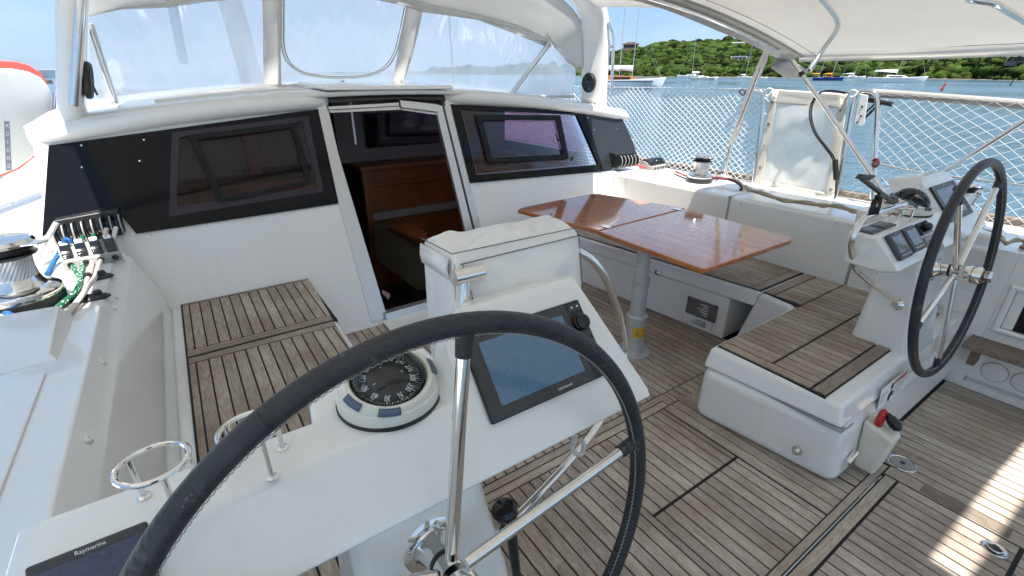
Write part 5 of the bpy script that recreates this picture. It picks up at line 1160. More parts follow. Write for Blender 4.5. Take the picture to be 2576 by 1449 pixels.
# clutch banks
def clutches(c, ux, uy, n, w, label, stick=False, s=1):
    c = Vector(c); ux = Vector(ux).normalized(); uy = Vector(uy).normalized(); uz = Vector((0, 0, 1))
    e = empty('rope_clutch_bank', c, label, 'rope clutches', 'rope clutch banks')
    def pt(a, b_, h): return c+ux*a+uy*b_+uz*h*s
    W_ = n*w
    side = [(-.085, 0), (-.085, .055), (-.05, .085), (0.0, .075), (.035, .045), (.085, .040), (.095, 0)]
    m_ = MB().use(midgrey); m_.prism([pt(0, -b_*s, h) for b_, h in side], ux*W_)
    par(m_.build('clutch_body', bevel=.006, seg=3), e)
    for k in range(n):
        x0 = (k+.14)*w; x1 = (k+.86)*w
        lv = [(-.075, .060), (-.060, .088), (-.045, .100), (.005, .092), (.030, .072), (.045, .052), (.062, .050), (.062, .036), (.030, .040), (-.04, .060)]
        o = MB().use(blkgl).prism([pt(x0, -b_*s, h) for b_, h in lv], ux*(x1-x0)); o = par(o.build('clutch_lever', bevel=.004, seg=2), e)
        if stick: MB().use(white).prism([pt(x0+w*.10, .046*s, .1012), pt(x1-w*.10, .046*s, .1012), pt(x1-w*.10, .0, .0945), pt(x0+w*.10, .0, .0945)], uz*.001).build('paper_tag', smooth=False).parent = o
        if stick: MB().use(dkgrey).prism([pt(x0+w*.2, .03*s, .1005), pt(x1-w*.3, .03*s, .1005), pt(x1-w*.3, .026*s, .100), pt(x0+w*.2, .026*s, .100)], uz*.0012).build('tag_print', smooth=False).parent = o
        par(MB().use(blk).lathe([(.013*s, 0), (.013*s, .004), (.009*s, .006), (0, .003)], pt((k+.5)*w, -.094*s, .022), -uy, 16).build('rope_exit'), e)
    return e, pt
ce, cpt = clutches(oz(160, 668, .80), (1, .10, 0), (-.16, 1, 0), 4, .054, 'bank of four rope clutches with paper tags feeding green ropes', True, 1.0)
c2, cpt2 = clutches(oz(1624, 427, .80), (.93, .10, 0), (-.10, 1, 0), 6, .045, 'bank of six black-levered rope clutches on the sunlit starboard coaming', False, .95)
for k, (x, y) in enumerate(((-.42, 2.62), (-.415, 2.36))):
    e = empty('cam_cleat', (x, y, .80), ('black cam cleat under the white rope beside the clutches', 'black cam cleat nearer the wheel on the port coaming')[k], 'cleat', 'cam cleats on the port coaming')
    par(MB().use(blk).loft([[Vector((x+cos(a)*.062*r, y+sin(a)*.032*r, .80+h)) for a in [2*pi*j/24 for j in range(24)]] for r, h in ((1, 0), (1, .006), (.8, .014), (.35, .020))]).build('cleat_base'), e)
    for sx in (-1, 1): par(MB().use(blk).lathe([(.013, .012), (.016, .016), (.014, .030), (.008, .034), (0, .034)], (x+sx*.024, y, .80), n=16).build('cam_jaw'), e)
# ropes
def rope(uvz, r, M, label, k=6, lift=0):
    pts = smoothpath([oz(u, v, z) for u, v, z in uvz], k); return tag(MB().use(M).tube(pts, r, 10).build('rope'), label, 'rope', None)
rope([(182, 662, .825), (184, 672, .815), (196, 692, .812), (206, 712, .812), (198, 735, .812), (160, 762, .812), (128, 790, .812), (110, 806, .812), (98, 806, .812), (94, 800, .83)], .0095, ropegreen, 'green flecked rope leaving the leftmost clutch')
rope([(207, 655, .825), (207, 668, .815), (203, 690, .814), (200, 712, .832), (186, 738, .83), (150, 768, .82), (128, 796, .813), (122, 806, .812)], .0095, ropegreen, 'green flecked rope leaving the second clutch')
rope([(233, 650, .825), (231, 662, .815), (224, 690, .813), (212, 722, .813), (205, 745, .814), (176, 778, .812), (150, 800, .812), (132, 806, .812)], .009, ropepink, 'white rope with red flecks leaving the third clutch')
rope([(257, 645, .825), (250, 665, .816), (240, 695, .814), (222, 722, .835), (196, 756, .83), (168, 790, .815), (150, 806, .812)], .009, ropew, 'plain white rope leaving the rightmost clutch')
rope([(142, 560, .98), (125, 590, .93), (108, 618, .88), (95, 640, .86)], .011, ropew, 'pale rope running from the organiser past the big winch')
rope([(166, 600, .92), (146, 640, .84), (128, 672, .815), (118, 690, .812)], .010, ropeblue, 'blue rope behind the big winch')
rope([(-30, 770, .86), (5, 782, .84), (30, 795, .83), (62, 812, .822), (80, 824, .812)], .0105, ropeblue, 'blue rope lying at the foot of the big winch')
rope([(-30, 790, .85), (8, 800, .83), (24, 814, .82), (40, 830, .812), (-5, 834, .812)], .0105, ropew, 'white rope coil at the left edge below the winch')
rope([(115, 520, .62), (98, 545, .62), (86, 585, .62), (80, 605, .62)], .007, rope_mat('speckled_line', (.62, .60, .52), (.1, .1, .08), 120), 'thin speckled line on the port side deck')
rope([(1590, 410, .86), (1606, 416, .84), (1624, 423, .83)], .009, ropered, 'red rope entering the starboard clutches')
rope([(1700, 432, .83), (1722, 441, .83), (1740, 447, .84)], .009, ropered, 'red rope between clutches and starboard winch')
rope([(1695, 437, .82), (1720, 447, .82), (1742, 452, .83)], .006, wire, 'thin black line beside the red rope at the winch')
rope([(1770, 445, .84), (1800, 448, .84), (1835, 452, .84), (1858, 462, .83), (1866, 474, .81), (1862, 478, .805)], .010, ropedark, 'dark red rope leading aft from the starboard winch')
rope([(1772, 440, .85), (1810, 441, .85), (1842, 448, .85), (1866, 462, .83), (1876, 476, .81), (1871, 479, .805)], .008, ropew, 'white rope following the dark red rope aft of the winch')
for uvz, M_, lb_ in (([(178, 600, .90), (174, 618, .87), (170, 640, .84)], ropeblue, 'short blue rope between organiser and first clutch'), ([(208, 592, .90), (206, 610, .87), (200, 632, .84)], ropegreen, 'short green rope between organiser and second clutch'), ([(236, 588, .90), (232, 606, .87), (226, 626, .84)], ropegreen, 'short green rope between organiser and third clutch'), ([(268, 576, .90), (264, 600, .87), (262, 625, .83), (268, 640, .81)], ropepink, 'short red-flecked rope beside the fourth clutch'), ([(292, 572, .90), (286, 598, .86), (280, 618, .83)], ropew, 'short white rope at the right end of the organiser')):
    rope(uvz, .010, M_, lb_)
# snap studs on the coamings
for x, y, z, n in ((-.335, 2.96, .785, 0), (-.335, 2.42, .785, 0), (-.335, 2.30, .785, 0), (-.335, 1.82, .785, 0), (-.335, 1.30, .785, 0), (3.36, 3.05, .775, 1), (3.36, 2.1, .775, 1), (3.36, 1.9, .775, 1), (3.36, 1.28, .775, 1), (3.36, 1.02, .775, 1), (1.97, .60, .36, 1)):
    pass
sl_lab = ['white snap stud at the forward end of the port coaming edge', 'white snap stud beside the cam cleats', 'white snap stud just aft of the cam cleats', 'white snap stud halfway along the port coaming edge', 'white snap stud nearest the helm on the port coaming edge']
for (x, y), lb_ in zip(((-.352, 2.96), (-.352, 2.42), (-.352, 2.30), (-.352, 1.82), (-.352, 1.38)), sl_lab):
    tag(MB().use(ivory).lathe([(.011, 0), (.011, .006), (.007, .009), (.006, .006), (0, .006)], (x, y, .7665), (.8, 0, .6), 16).build('snap_stud'), lb_, 'stud', 'snap studs on the port coaming')
for y, lb_ in ((3.03, 'steel snap stud below the starboard clutches'), (2.14, 'steel snap stud forward of the first coaming joint'), (1.90, 'steel snap stud aft of the first coaming joint'), (1.25, 'steel snap stud forward of the second coaming joint'), (1.0, 'steel snap stud aft of the second coaming joint')):
    tag(MB().use(steel).lathe([(.009, 0), (.009, .005), (.006, .008), (0, .006)], (3.355, y, .765), (-1, 0, 0), 14).build('snap_stud'), lb_, 'stud', 'snap studs on the starboard coaming')
# phone bracket on the far guard rail
be = empty('phone_bracket', (2.3, .745, 1.08), 'black adjustable phone bracket clamped to the far console guard rail', 'phone bracket')
def bq(x, y, d=.745): return oy(2085.7+x*.1904, 403.7+y*.1904, d)
par(MB().use(blk).lathe([(.030, -.018), (.032, -.014), (.032, .014), (.030, .018)], bq(610, 610), (.35, -1, 0), 20).build('clamp'), be)
for x, y in ((530, 615), (628, 590)): par(MB().use(white).lathe([(.006, 0), (.006, .003), (0, .003)], bq(x, y, .72), (.3, -1, 0), 10).build('clamp_screw'), be)
par(MB().use(blk).tube([bq(640, 560), bq(650, 480), bq(690, 470)], .014, 10).build('arm'), be)
d_ = Vector((0, .018, 0))
par(MB().use(blk).prism([bq(430, 245), bq(470, 215), bq(880, 530), bq(850, 575)], d_).build('cradle', bevel=.003), be)
par(MB().use(blk).prism([bq(430, 245), bq(490, 185), bq(545, 200), bq(500, 270)], d_*1.5).build('cradle_jaw', bevel=.004), be)
par(MB().use(blk).prism([bq(560, 200), bq(610, 190), bq(625, 215), bq(540, 270), bq(510, 255)], d_*1.5).build('cradle_jaw', bevel=.004), be)
par(MB().use(blk).prism([bq(880, 490), bq(920, 480), bq(930, 560), bq(860, 590), bq(840, 570)], d_*1.5).build('cradle_jaw', bevel=.004), be)
# ============================================================ the bay: the boat sits a little bow-down, so the bay has its own level frame
import numpy as np
WM = Matrix.Translation(EYE) @ Matrix.Rotation(radians(.80), 4, RTv) @ Matrix.Translation(-EYE)
WI = WM.inverted(); SEA = -1.0
def wray(u, v): return (WI.to_3x3() @ ray(u, v))
def wz(u, v, z=SEA): d = wray(u, v); return EYE+d*((z-H)/d.z)
def wd(u, v, p):      # point on ray at the same horizontal distance as p
    d = wray(u, v); k = sqrt((p.x)**2+(p.y)**2)/sqrt(d.x**2+d.y**2); return EYE+d*k
def wput(o): o.matrix_world = WM @ o.matrix_world; return o
wm = bpy.data.materials.new('sea_water'); wm.use_nodes = True; n_ = wm.node_tree; Lk = n_.links.new; b_ = n_.nodes['Principled BSDF']
b_.inputs['Base Color'].default_value = (.05, .095, .125, 1); b_.inputs['Roughness'].default_value = .16; b_.inputs['IOR'].default_value = 1.33
tcn = n_.nodes.new('ShaderNodeTexCoord'); mpn = n_.nodes.new('ShaderNodeMapping'); mpn.inputs['Scale'].default_value = (1, .62, 1); mpn.inputs['Rotation'].default_value = (0, 0, .5); Lk(tcn.outputs['Object'], mpn.inputs[0])
hs = []
for sc_, w_ in ((.9, 1.0), (2.6, .55), (.16, 1.6), (7, .16)):
    q = n_.nodes.new('ShaderNodeTexNoise'); q.inputs['Scale'].default_value = sc_; q.inputs['Detail'].default_value = 3; q.inputs['Distortion'].default_value = .6; Lk(mpn.outputs[0], q.inputs['Vector'])
    mu = n_.nodes.new('ShaderNodeMath'); mu.operation = 'MULTIPLY'; mu.inputs[1].default_value = w_; Lk(q.outputs['Fac'], mu.inputs[0]); hs.append(mu)
ac = hs[0]
for q in hs[1:]:
    a_ = n_.nodes.new('ShaderNodeMath'); Lk(ac.outputs[0], a_.inputs[0]); Lk(q.outputs[0], a_.inputs[1]); ac = a_
bp_n = n_.nodes.new('ShaderNodeBump'); bp_n.inputs['Strength'].default_value = 1; bp_n.inputs['Distance'].default_value = .17; Lk(ac.outputs[0], bp_n.inputs['Height']); Lk(bp_n.outputs[0], b_.inputs['Normal'])
gn = n_.nodes.new('ShaderNodeTexNoise'); gn.inputs['Scale'].default_value = .035; gn.inputs['Detail'].default_value = 4; gn.inputs['Distortion'].default_value = .8; Lk(mpn.outputs[0], gn.inputs['Vector'])
gm = n_.nodes.new('ShaderNodeMapRange'); gm.inputs[1].default_value = .35; gm.inputs[2].default_value = .65; gm.inputs[3].default_value = .08; gm.inputs[4].default_value = .26; Lk(gn.outputs['Fac'], gm.inputs[0]); Lk(gm.outputs[0], b_.inputs['Roughness'])
gs = n_.nodes.new('ShaderNodeMapRange'); gs.inputs[1].default_value = .35; gs.inputs[2].default_value = .65; gs.inputs[3].default_value = .08; gs.inputs[4].default_value = .22; Lk(gn.outputs['Fac'], gs.inputs[0]); Lk(gs.outputs[0], bp_n.inputs['Distance'])
wa = MB().use(wm); wa.quad((-3500, -600, SEA), (3500, -600, SEA), (3500, 4500, SEA), (-3500, 4500, SEA))
wo = struct(wa.build('water', smooth=False)); wput(wo)
# hill: shoreline and ridge read off as directions, given real distances
def itp(T, u):
    for (a, p), (b__, q) in zip(T[:-1], T[1:]):
        if u <= b__: t = (u-a)/(b__-a); return p+(q-p)*t
    return T[-1][1]
SHORE = [(700, 186.5), (1150, 188.5), (1400, 190.5), (1545, 193.6), (1700, 194.2), (1880, 195), (2100, 196.8), (2300, 199), (2450, 200.2), (2576, 204), (2800, 212), (3300, 235)]
RIDGE = [(700, 178), (1000, 176), (1150, 172), (1260, 168), (1330, 160), (1400, 166), (1470, 150), (1530, 128), (1548, 126), (1600, 122), (1620, 115), (1653, 104), (1727, 101), (1797, 98), (1878, 95), (1960, 82), (2100, 60), (2300, 40), (2576, 20), (3300, 0)]
def hill(u, t):
    s_ = wz(u, itp(SHORE, u)); k = 1+1.05*t; x, y = s_.x*k, s_.y*k; D = sqrt(x*x+y*y)
    d = wray(u, itp(RIDGE, u)); el_ = d.z/sqrt(d.x**2+d.y**2); top = H+el_*sqrt((s_.x*2.05)**2+(s_.y*2.05)**2)-3.0
    bump_ = 2.6*noise.noise(Vector((x*.02, y*.02, 0)))*sin(pi*min(1, t*1.1))
    return Vector((x, y, SEA-.3+(top-SEA)*(t**.85)+bump_))
us = [700+k*13 for k in range(201)]; ts = [k/24 for k in range(25)]
hm_ = mat('hill_soil', (.014, .030, .006), .95, col2=(.040, .052, .014), vscale=.05)
m_ = MB().use(hm_); m_.loft([[hill(u, t) for u in us] for t in ts]+[[hill(u, 1)*1.0+Vector((hill(u, 1).x*.3, hill(u, 1).y*.3, -10)) for u in us]], closed=False)
wput(struct(m_.build('hillside')))
rk = mat('shore_rock', (.05, .045, .04), .9, col2=(.12, .11, .09), vscale=.8, bump=.6, bscale=2)
m_ = MB().use(rk); m_.loft([[wz(u, itp(SHORE, u)+.9)+Vector((0, 0, -.2)) for u in us], [Vector((hill(u, .012).x, hill(u, .012).y, SEA+.5+.4*noise.noise(Vector((u*.07, 0, 0))))) for u in us], [Vector((hill(u, .03).x, hill(u, .03).y, SEA+1.2)) for u in us]], closed=False)
wput(struct(m_.build('rocky_shore')))
leafm = mat('tree_foliage', (.008, .024, .002), .85, spec=.06, col2=(.044, .060, .014), vscale=.6, rnd=.8)
def blob(seed):
    import bmesh
    bm = bmesh.new(); bmesh.ops.create_icosphere(bm, subdivisions=2, radius=1); r_ = random.Random(seed); off = Vector((seed*3.1, seed*1.7, 0))
    for v_ in bm.verts:
        p = v_.co.copy(); d = 1+.34*noise.noise(p*1.6+off)+.22*noise.noise(p*4.1+off)+r_.uniform(-.07, .07); v_.co = p*d; v_.co.z *= .80
    bm.verts.ensure_lookup_table(); V_ = np.array([tuple(v_.co) for v_ in bm.verts]); Fc = np.array([[w.index for w in f_.verts] for f_ in bm.faces]); bm.free(); return V_, Fc
BL = [blob(k) for k in range(7)]
rr = random.Random(11); VV = []; FF = []; RR = []; base = 0
def addblob(p, r):
    global base
    V_, Fc = BL[rr.randrange(7)]; a = rr.uniform(0, 6.28); c_, s_ = cos(a), sin(a); sx, sy, sz = r*rr.uniform(.85, 1.25), r*rr.uniform(.85, 1.25), r*rr.uniform(.7, 1.15)
    x = V_[:, 0]*sx; y = V_[:, 1]*sy; P = np.stack([x*c_-y*s_+p.x, x*s_+y*c_+p.y, V_[:, 2]*sz+p.z], 1); VV.append(P); FF.append(Fc+base); base += len(V_)
    h_ = rr.random(); RR.append(np.full(len(Fc), h_)+np.random.RandomState(rr.randrange(9999)).uniform(-.15, .15, len(Fc)))
HOUSES = [(1584, 120, 20), (1856, 116, 18), (1908, 122, 22), (1856, 150, 24), (2560, 152, 36)]
for _ in range(7600):
    u = rr.uniform(1500, 2680) if rr.random() < .93 else rr.uniform(1080, 1500); t = rr.random()**1.25
    p = hill(u, t); D = sqrt(p.x**2+p.y**2)
    pb = WM @ p; d_ = pb-EYE; zc = d_.dot(FWv); pu, pv = CX+F*d_.dot(RTv)/zc, CY-F*d_.dot(UPv)/zc
    if pv < 100: continue
    if any(abs(pu-a) < w/2 and -4 < pv-b__ < 9 for a, b__, w in HOUSES): continue
    r = rr.uniform(.0024, .0062)*D*(1.0 if rr.random() < .88 else 1.5)
    addblob(p+Vector((0, 0, r*.35)), r)
for k in range(150):
    u = 1545+k*6.9+rr.uniform(-3, 3); p = hill(u, .03); D = sqrt(p.x**2+p.y**2); r = rr.uniform(.008, .013)*D; addblob(p+Vector((0, 0, r*.3)), r)
me = bpy.data.meshes.new('forest'); VV = np.concatenate(VV); FF = np.concatenate(FF); RR = np.clip(np.concatenate(RR), 0, 1)
me.vertices.add(len(VV)); me.vertices.foreach_set('co', VV.ravel()); me.loops.add(len(FF)*3); me.loops.foreach_set('vertex_index', FF.ravel()); me.polygons.add(len(FF))
me.polygons.foreach_set('loop_start', np.arange(0, len(FF)*3, 3)); me.polygons.foreach_set('loop_total', np.full(len(FF), 3)); me.update(); me.materials.append(leafm)
at_n = me.attributes.new('rnd', 'FLOAT', 'FACE'); at_n.data.foreach_set('value', RR.astype(np.float32))
fo_ = bpy.data.objects.new('forest', me); COL.objects.link(fo_); wput(fo_); tag(fo_, 'dense green scrub and trees covering the hillside', 'forest', kind='stuff')
# palms by the water
tk = mat('palm_trunk', (.16, .13, .09), .9); frond = mat('palm_frond', (.07, .10, .03), .6, rnd=.3)
def palm(u, v, hgt, label):
    p = hill(u, .05); p.z = SEA+1; D = sqrt(p.x**2+p.y**2); s_ = hgt/1193*D; e = empty('palm_tree', p, label, 'palm tree', 'palm trees near the shore')
    top = p+Vector((rr.uniform(-.1, .1)*s_, 0, s_)); par(MB().use(tk).tube([p, p.lerp(top, .5)+Vector((.04*s_, 0, 0)), top], [.05*s_, .035*s_, .03*s_], 7).build('trunk'), e)
    m_ = MB().use(frond)
    for k in range(22):
        a = k*2.4+rr.uniform(-.2, .2); L = s_*rr.uniform(.42, .6); up_ = rr.uniform(.1, .5)
        P = [top+Vector((cos(a)*L*q, sin(a)*L*q, L*(up_*q*2-q*q*1.1))) for q in (0, .25, .5, .75, 1)]; sd = Vector((-sin(a), cos(a), -.15))*L
        A_ = [x_+sd*w_ for x_, w_ in zip(P, (.02, .11, .12, .08, .01))]; B_ = [x_-sd*w_+Vector((0, 0, -.06*L)) for x_, w_ in zip(P, (.02, .11, .12, .08, .01))]
        m_.loft([A_, P, B_], closed=False, r=rr.random())
    par(m_.build('crown', smooth=False), e); wput(e)
for u, hgt, lb in ((2362, 52, 'tall palm right of the big white sloop'), (2386, 40, 'lower palm just right of the tall one'), (2445, 48, 'palm above the pale boat shed'), (2470, 44, 'palm right of the boat shed roof'), (2508, 46, 'palm between shed and far right house'), (2540, 38, 'rightmost low palm by the water'), (2330, 38, 'leftmost palm behind the stern of the big sloop')): palm(u, 196, hgt, lb)
# houses
def house(u, v, w, h_, wallc, roofc, label, hip=False):
    p0 = hill(u, .5); best = None
    for k in range(60):
        q = hill(u, k/59); d_ = WM @ q-EYE; pv = CY-F*d_.dot(UPv)/d_.dot(FWv)
        if best is None or abs(pv-v) < best[0]: best = (abs(pv-v), q)
    p = wd(u, v, best[1]*.97+Vector((0, 0, 0))); D = sqrt(p.x**2+p.y**2); m1_ = w/1193*D; hh = h_/1193*D*1.15
    dr = Vector((p.y, -p.x, 0)).normalized(); dp = Vector((p.x, p.y, 0)).normalized()
    e = empty('hillside_house', p, label, 'house', 'houses on the hillside')
    def B(a, b__, z0, z1, y0, y1, M, nm):
        P = [p+dr*a*m1_+dp*y0+Vector((0, 0, z0*hh)), p+dr*b__*m1_+dp*y0+Vector((0, 0, z0*hh)), p+dr*b__*m1_+dp*y1+Vector((0, 0, z0*hh)), p+dr*a*m1_+dp*y1+Vector((0, 0, z0*hh))]
        return par(MB().use(M).prism(P, (0, 0, (z1-z0)*hh)).build(nm, smooth=False), e)
    w_ = B(-.5, .5, -1.2, .62, 0, 5, wallc, 'wall'); B(-.56, .56, .62, .80, -.8, 6, roofc, 'roof')
    if hip: B(-.3, .3, .80, 1.0, .5, 4, roofc, 'roof_cap')
    for k in range(4): B(-.42+k*.23, -.30+k*.23, .12, .48, -.08, .0, blkgl, 'window')
    B(-.50, -.46, -.3, .62, -.9, -.8, wallc, 'veranda_post'); B(.46, .50, -.3, .62, -.9, -.8, wallc, 'veranda_post')
    wput(e)
wl = mat('white_render', (.75, .75, .72), .8); br_ = mat('brown_render', (.16, .11, .09), .8); rf = mat('brown_roof', (.20, .14, .12), .8); gr_ = mat('grey_roof', (.32, .35, .36), .7); gw = mat('grey_render', (.30, .32, .30), .8)
house(1586, 122, 32, 11, br_, rf, 'brown flat-roofed house on the ridge behind the ketch mast', True)
house(1856, 117, 22, 9, wl, wl, 'small bright white house high on the hillside')
house(1906, 126, 24, 15, gw, gr_, 'grey house just left of the bimini strap')
house(1858, 152, 30, 9, wl, gr_, 'low grey-roofed house halfway down the hill')
house(2560, 157, 30, 12, gw, wl, 'pale roofed house among trees at the far right')
e = wz(2404, 199.5); dr = Vector((e.y, -e.x, 0)).normalized(); D = sqrt(e.x**2+e.y**2); 
m_ = MB().use(mat('pale_concrete', (.42, .38, .34), .85)); P = [e+dr*a*D/1193+Vector((0, 0, -.1)) for a in (-36, 40)]; dp = Vector((e.x, e.y, 0)).normalized()*4; m_.prism([P[0], P[1], P[1]+dp, P[0]+dp], (0, 0, 1.8)); tag(wput(m_.build('boat_shed', smooth=False)), 'long low pale boathouse wall at the water edge', 'boathouse')
# boats
def hull_mesh(L, B_, fb, M, stripe=None):
    m_ = MB().use(M); rg = []; N = 14
    for k in range(N+1):
        x = -L/2+L*k/N; t = k/N; w_ = B_/2*(1-abs(2*t-.9)**2.6*.96 if t > .45 else .78+.22*sin(t/.45*pi/2)); w_ = max(w_, .03); sh_ = fb*(1+.28*(t-.35)**2*2.2); rake = .06*L*(t**3)
        rg.append([Vector((x+rake, -w_, sh_)), Vector((x+rake*.6, -w_*.94, sh_*.5)), Vector((x, -w_*.72, -.15)), Vector((x, 0, -.35)), Vector((x, w_*.72, -.15)), Vector((x+rake*.6, w_*.94, sh_*.5)), Vector((x+rake, w_, sh_)), Vector((x+rake, 0, sh_+.06))])
    return m_.loft(rg)
def yacht(u0, u1, v, label,  hullM=white, fb=None, masts=(), cabinM=white, boom=None, coverM=None, flip=False, arch_=False, stripe=None, bim=False, stay=True, mk=1):
    c = wz((u0+u1)/2, v); D = sqrt(c.x**2+c.y**2); pxm = (wz(u1, v)-wz(u0, v)).length/(u1-u0); L = (u1-u0)*pxm; fb = fb or L*.10
    e = empty('sailing_boat', (0, 0, 0), label, 'sailboat', 'boats at anchor in the bay')
    par(hull_mesh(L, L*.3, fb, hullM).build('hull', ang=50), e)
    if stripe: 
        m_ = MB().use(stripe); m_.box((-L*.49, -L*.150, fb*.86), (L*.40, L*.150, fb*.95)); par(m_.build('sheer_stripe', smooth=False), e)
    m_ = MB().use(cabinM); m_.hexa([(-L*.18, -L*.09, fb), (L*.24, -L*.07, fb), (L*.24, L*.07, fb), (-L*.18, L*.09, fb)], [(-L*.16, -L*.08, fb*1.55), (L*.14, -L*.06, fb*1.45), (L*.14, L*.06, fb*1.45), (-L*.16, L*.08, fb*1.55)])
    cb_ = par(m_.build('cabin_top', bevel=.03), e)
    MB().use(blkgl).box((-L*.13, -L*.0885, fb*1.15), (L*.12, L*.0885, fb*1.36)).build('windows', smooth=False).parent = cb_
    m_ = MB().use(canvas if bim else cabinM).box((-L*.42, -L*.10, fb*2.3), (-L*.20, L*.10, fb*2.4)); 
    if bim: 
        par(m_.build('bimini', bevel=.02), e)
        for x in (-.40, -.22):
            for y in (-.09, .09): par(MB().use(steel).tube([(L*x, L*y, fb), (L*x, L*y, fb*2.3)], .03, 6).build('post'), e)
    for mx_, mh, rk_ in masts:
        hm_ = mh*pxm; b0 = Vector((mx_*L, 0, fb)); tp_ = Vector((mx_*L-rk_*hm_, 0, hm_)); rad = max(.06, .55*pxm)*mk
        mo = par(MB().use(alu).tube([b0, tp_], [rad, rad*.75], 8).build('mast'), e)
        MB().use(alu).tube([b0.lerp(tp_, .55)+Vector((0, -.06*hm_, 0)), b0.lerp(tp_, .55)+Vector((0, .06*hm_, 0))], rad*.4, 6).build('spreader').parent = mo
        if stay:
            for x in (.52, -.48): MB().use(alu).tube([Vector((x*L, 0, fb)), tp_], .14*pxm, 4).build('stay').parent = mo
        if boom:
            bl_ = boom*L; z_ = fb*2.3; MB().use(coverM or white).tube([b0+Vector((0, 0, z_-fb)), b0+Vector((-bl_*.5, 0, z_-fb+.1)), b0+Vector((-bl_, 0, z_-fb+.05))], [fb*.34, fb*.26, fb*.12], 8).build('boom_cover').parent = mo
    for k in range(7): 
        x = -L*.46+k*L*.15; par(MB().use(steel).tube([(x, -L*.13*(1-max(0, k-3)*.18), fb), (x, -L*.13*(1-max(0, k-3)*.18), fb+.6)], .13*pxm, 4).build('stanchion'), e)
    if arch_: par(MB().use(steel).tube([(-L*.46, -L*.1, fb), (-L*.47, -L*.1, fb*2.6), (-L*.36, -L*.1, fb*2.8), (-L*.36, L*.1, fb*2.8), (-L*.47, L*.1, fb*2.6), (-L*.46, L*.1, fb)], .3*pxm, 6).build('stern_arch'), e)
    dr = Vector((c.y, -c.x, 0)).normalized(); ang = atan2(dr.y, dr.x)+(pi if flip else 0)
    e.matrix_world = WM @ Matrix.Translation(c) @ Matrix.Rotation(ang, 4, 'Z')
    return e
brown = mat('varnished_deckhouse', (.30, .10, .04), .4); navy = mat('navy_stripe', (.015, .03, .08), .4); blueh = mat('blue_hull', (.01, .05, .22), .3); orangec = mat('orange_sail_cover', (.62, .26, .02), .8)
yacht(1462, 1656, 224, 'nearest anchored ketch, white with varnished deckhouse, beside the arch', white, 1.35, ((.14, 176, -.012), (-.02, 184, 0.0)), brown, .26, white, stripe=navy, bim=True).name = 'sailing_boat'
yacht(1708, 1768, 197.2, 'white sloop with tall mast, left of the pair below the ridge', white, None, ((-.03, 92, -.04),), white, .3, white, flip=True)
yacht(1738, 1800, 202, 'white motorsailer with stern arch in front of the tall-masted sloop', ivory, None, (), white, None, None, stripe=navy, flip=False, arch_=True, bim=True)
yacht(1856, 1892, 197.4, 'small distant white sloop left of the bimini strap', white, None, ((.0, 60, -.04),), white, .3, white)
yacht(1896, 1927, 198, 'small distant white yacht just behind the bimini strap', white, None, (), white, None, None, bim=True)
yacht(2048, 2112, 202.5, 'blue-hulled two-masted boat with orange sail covers', blueh, None, ((.12, 110, -.1), (-.3, 80, -.1)), brown, .26, orangec)
yacht(2117, 2168, 198.6, 'white catamaran with sloping mast behind the blue boat', white, None, ((.05, 100, -.1),), white, .32, white, bim=True)
yacht(2192, 2306, 208, 'large white sloop with furled sails in front of the wooded shore', white, None, ((.0, 130, -.08),), white, .40, white, bim=True, flip=False)
yacht(-190, 90, 196, 'anchored yacht whose thin mast rises behind the paddleboard', white, 3, ((.02, 420, 0),), white, None, None, mk=3)
def buoy(u, v, h_, w_, M, label):
    c = wz(u, v); D = sqrt(c.x**2+c.y**2); s_ = D/1193; e = empty('channel_buoy', c, label, 'buoy')
    ax = Vector((.25*cos(YAW), -.25*sin(YAW), 1)).normalized()
    par(MB().use(M).lathe([(w_*.9*s_, -1), (w_*.9*s_, h_*s_*.3), (w_*.55*s_, h_*s_*.35), (w_*.55*s_, h_*s_*.95), (0, h_*s_)], c, ax, 12).build('buoy_body'), e)
    par(MB().use(dkgrey).lathe([(w_*.94*s_, -.05), (w_*.94*s_, .1*h_*s_)], c, ax, 12).build('buoy_base'), e); wput(e)
buoy(2368, 228, 13, 2.6, redp, 'small red channel buoy right of the large sloop'); buoy(2541, 215, 9, 1.8, mat('dark_green_paint', (.01, .06, .04), .5), 'tiny dark green buoy near the right edge')
# ============================================================ own mast, furled sail, stays and paddleboard
def tt(nm, pts, r, lab, cat, M=steel, n=14): return tag(MB().use(M).tube(pts, r, n).build(nm), lab, cat)
a, b_ = oy(642, 214, 6.4), oy(575, -10, 6.4); d_ = (b_-a)
tt('mast', [Vector((a.x, a.y, 1.35)), b_, b_+d_*6], .115, 'own grey mast blurred behind the left sprayhood window', 'mast', mat('dull_mast', (.11, .115, .13), .6, metal=.3, var=.3, vscale=3), 20)
tt('furled_sail', [oy(462, 160, 8), oy(430, -10, 8), oy(430, -10, 8)+(oy(430, -10, 8)-oy(462, 160, 8))*4], .055, 'slim blue-grey furled sail seen through the left window', 'sail', mat('blue_sailcloth', (.03, .10, .16), .8))
tt('stay_wire', [oy(1142, 212, 9), oy(1128, 20, 9), oy(1128, 20, 9)+(oy(1128, 20, 9)-oy(1142, 212, 9))*5], .010, 'thin dark stay seen through the right sprayhood window', 'stay', dkgrey, 8)
pbd = empty('paddleboard', (-1.0, 4.6, 1.2), 'white inflatable paddleboard with red rim lashed upright at the port rail', 'paddleboard')
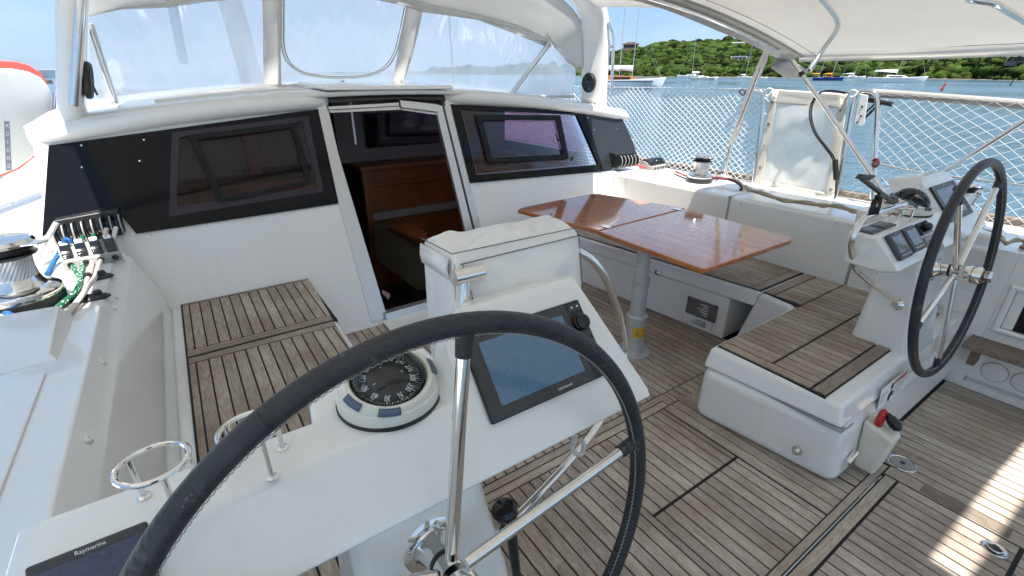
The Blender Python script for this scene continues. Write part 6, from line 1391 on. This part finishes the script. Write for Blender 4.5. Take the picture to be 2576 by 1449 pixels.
pA, pB = Vector((-.72, 5.5, 0)), Vector((-1.22, 3.9, 0)); pn = Vector(((pB-pA).y, -(pB-pA).x, 0)).normalized()
def pp(u, v, o=0): q = op(u, v, pA+pn*o, pn); return q
out_uv = [(-200, 170), (-60, 166), (0, 172), (40, 172), (78, 179), (106, 192), (126, 214), (134, 240), (138, 270), (136, 300), (128, 340), (112, 372), (86, 400), (52, 424), (10, 440), (-60, 455), (-200, 470)]
if pn.dot(Vector((0, 1, 0))) < 0: pn = -pn
par(MB().use(mat('board_white', (.70, .71, .66), .5, col2=(.76, .77, .73), vscale=4)).prism([pp(u, v) for u, v in out_uv], pn*.10).build('board_face', bevel=.035, seg=4), pbd)
ou2 = [(-200, 152), (-60, 150), (0, 152), (40, 154), (74, 163), (100, 180), (120, 206), (126, 240), (130, 270), (128, 302), (122, 342), (108, 374), (82, 402), (50, 427), (10, 443), (-60, 458), (-200, 473)]
par(MB().use(mat('board_red', (.80, .13, .09), .5)).prism([pp(u, v, .11) for u, v in ou2], pn*.035).build('red_rim', bevel=.012, seg=3), pbd)
lg_ = MB().use(mat('slate_strip', (.22, .25, .31), .6)).prism([pp(u, v, -.002) for u, v in ((11, 305), (24, 305), (30, 428), (16, 430))], pn*.0015); 
o1, o2 = pp(17, 310, -.004), pp(23, 425, -.004)
lo_ = par(lg_.build('name_strip', smooth=False), pbd); g = MB(); ux = (o1-o2).normalized(); side_ = (pp(30, 360, -.004)-pp(12, 360, -.004)).normalized()
for k, ch in enumerate('MOIOND'): text_mb(g, ch, pp(17.5+k*1.0, 318+k*20, -.0045), side_, ux, .042, whitepaint, ext=.0)
g.build('lettering', smooth=False).parent = lo_
par(MB().use(navy).tube([pp(139, 235, -.03), pp(137, 262, -.03), pp(136, 290, -.03), pp(142, 312, -.03)], .012, 8).build('strap'), pbd)
par(MB().use(dkgrey).prism([pp(u, v, -.012) for u, v in ((122, 200), (132, 202), (135, 212), (124, 211))], pn*.02).build('buckle', bevel=.004), pbd)
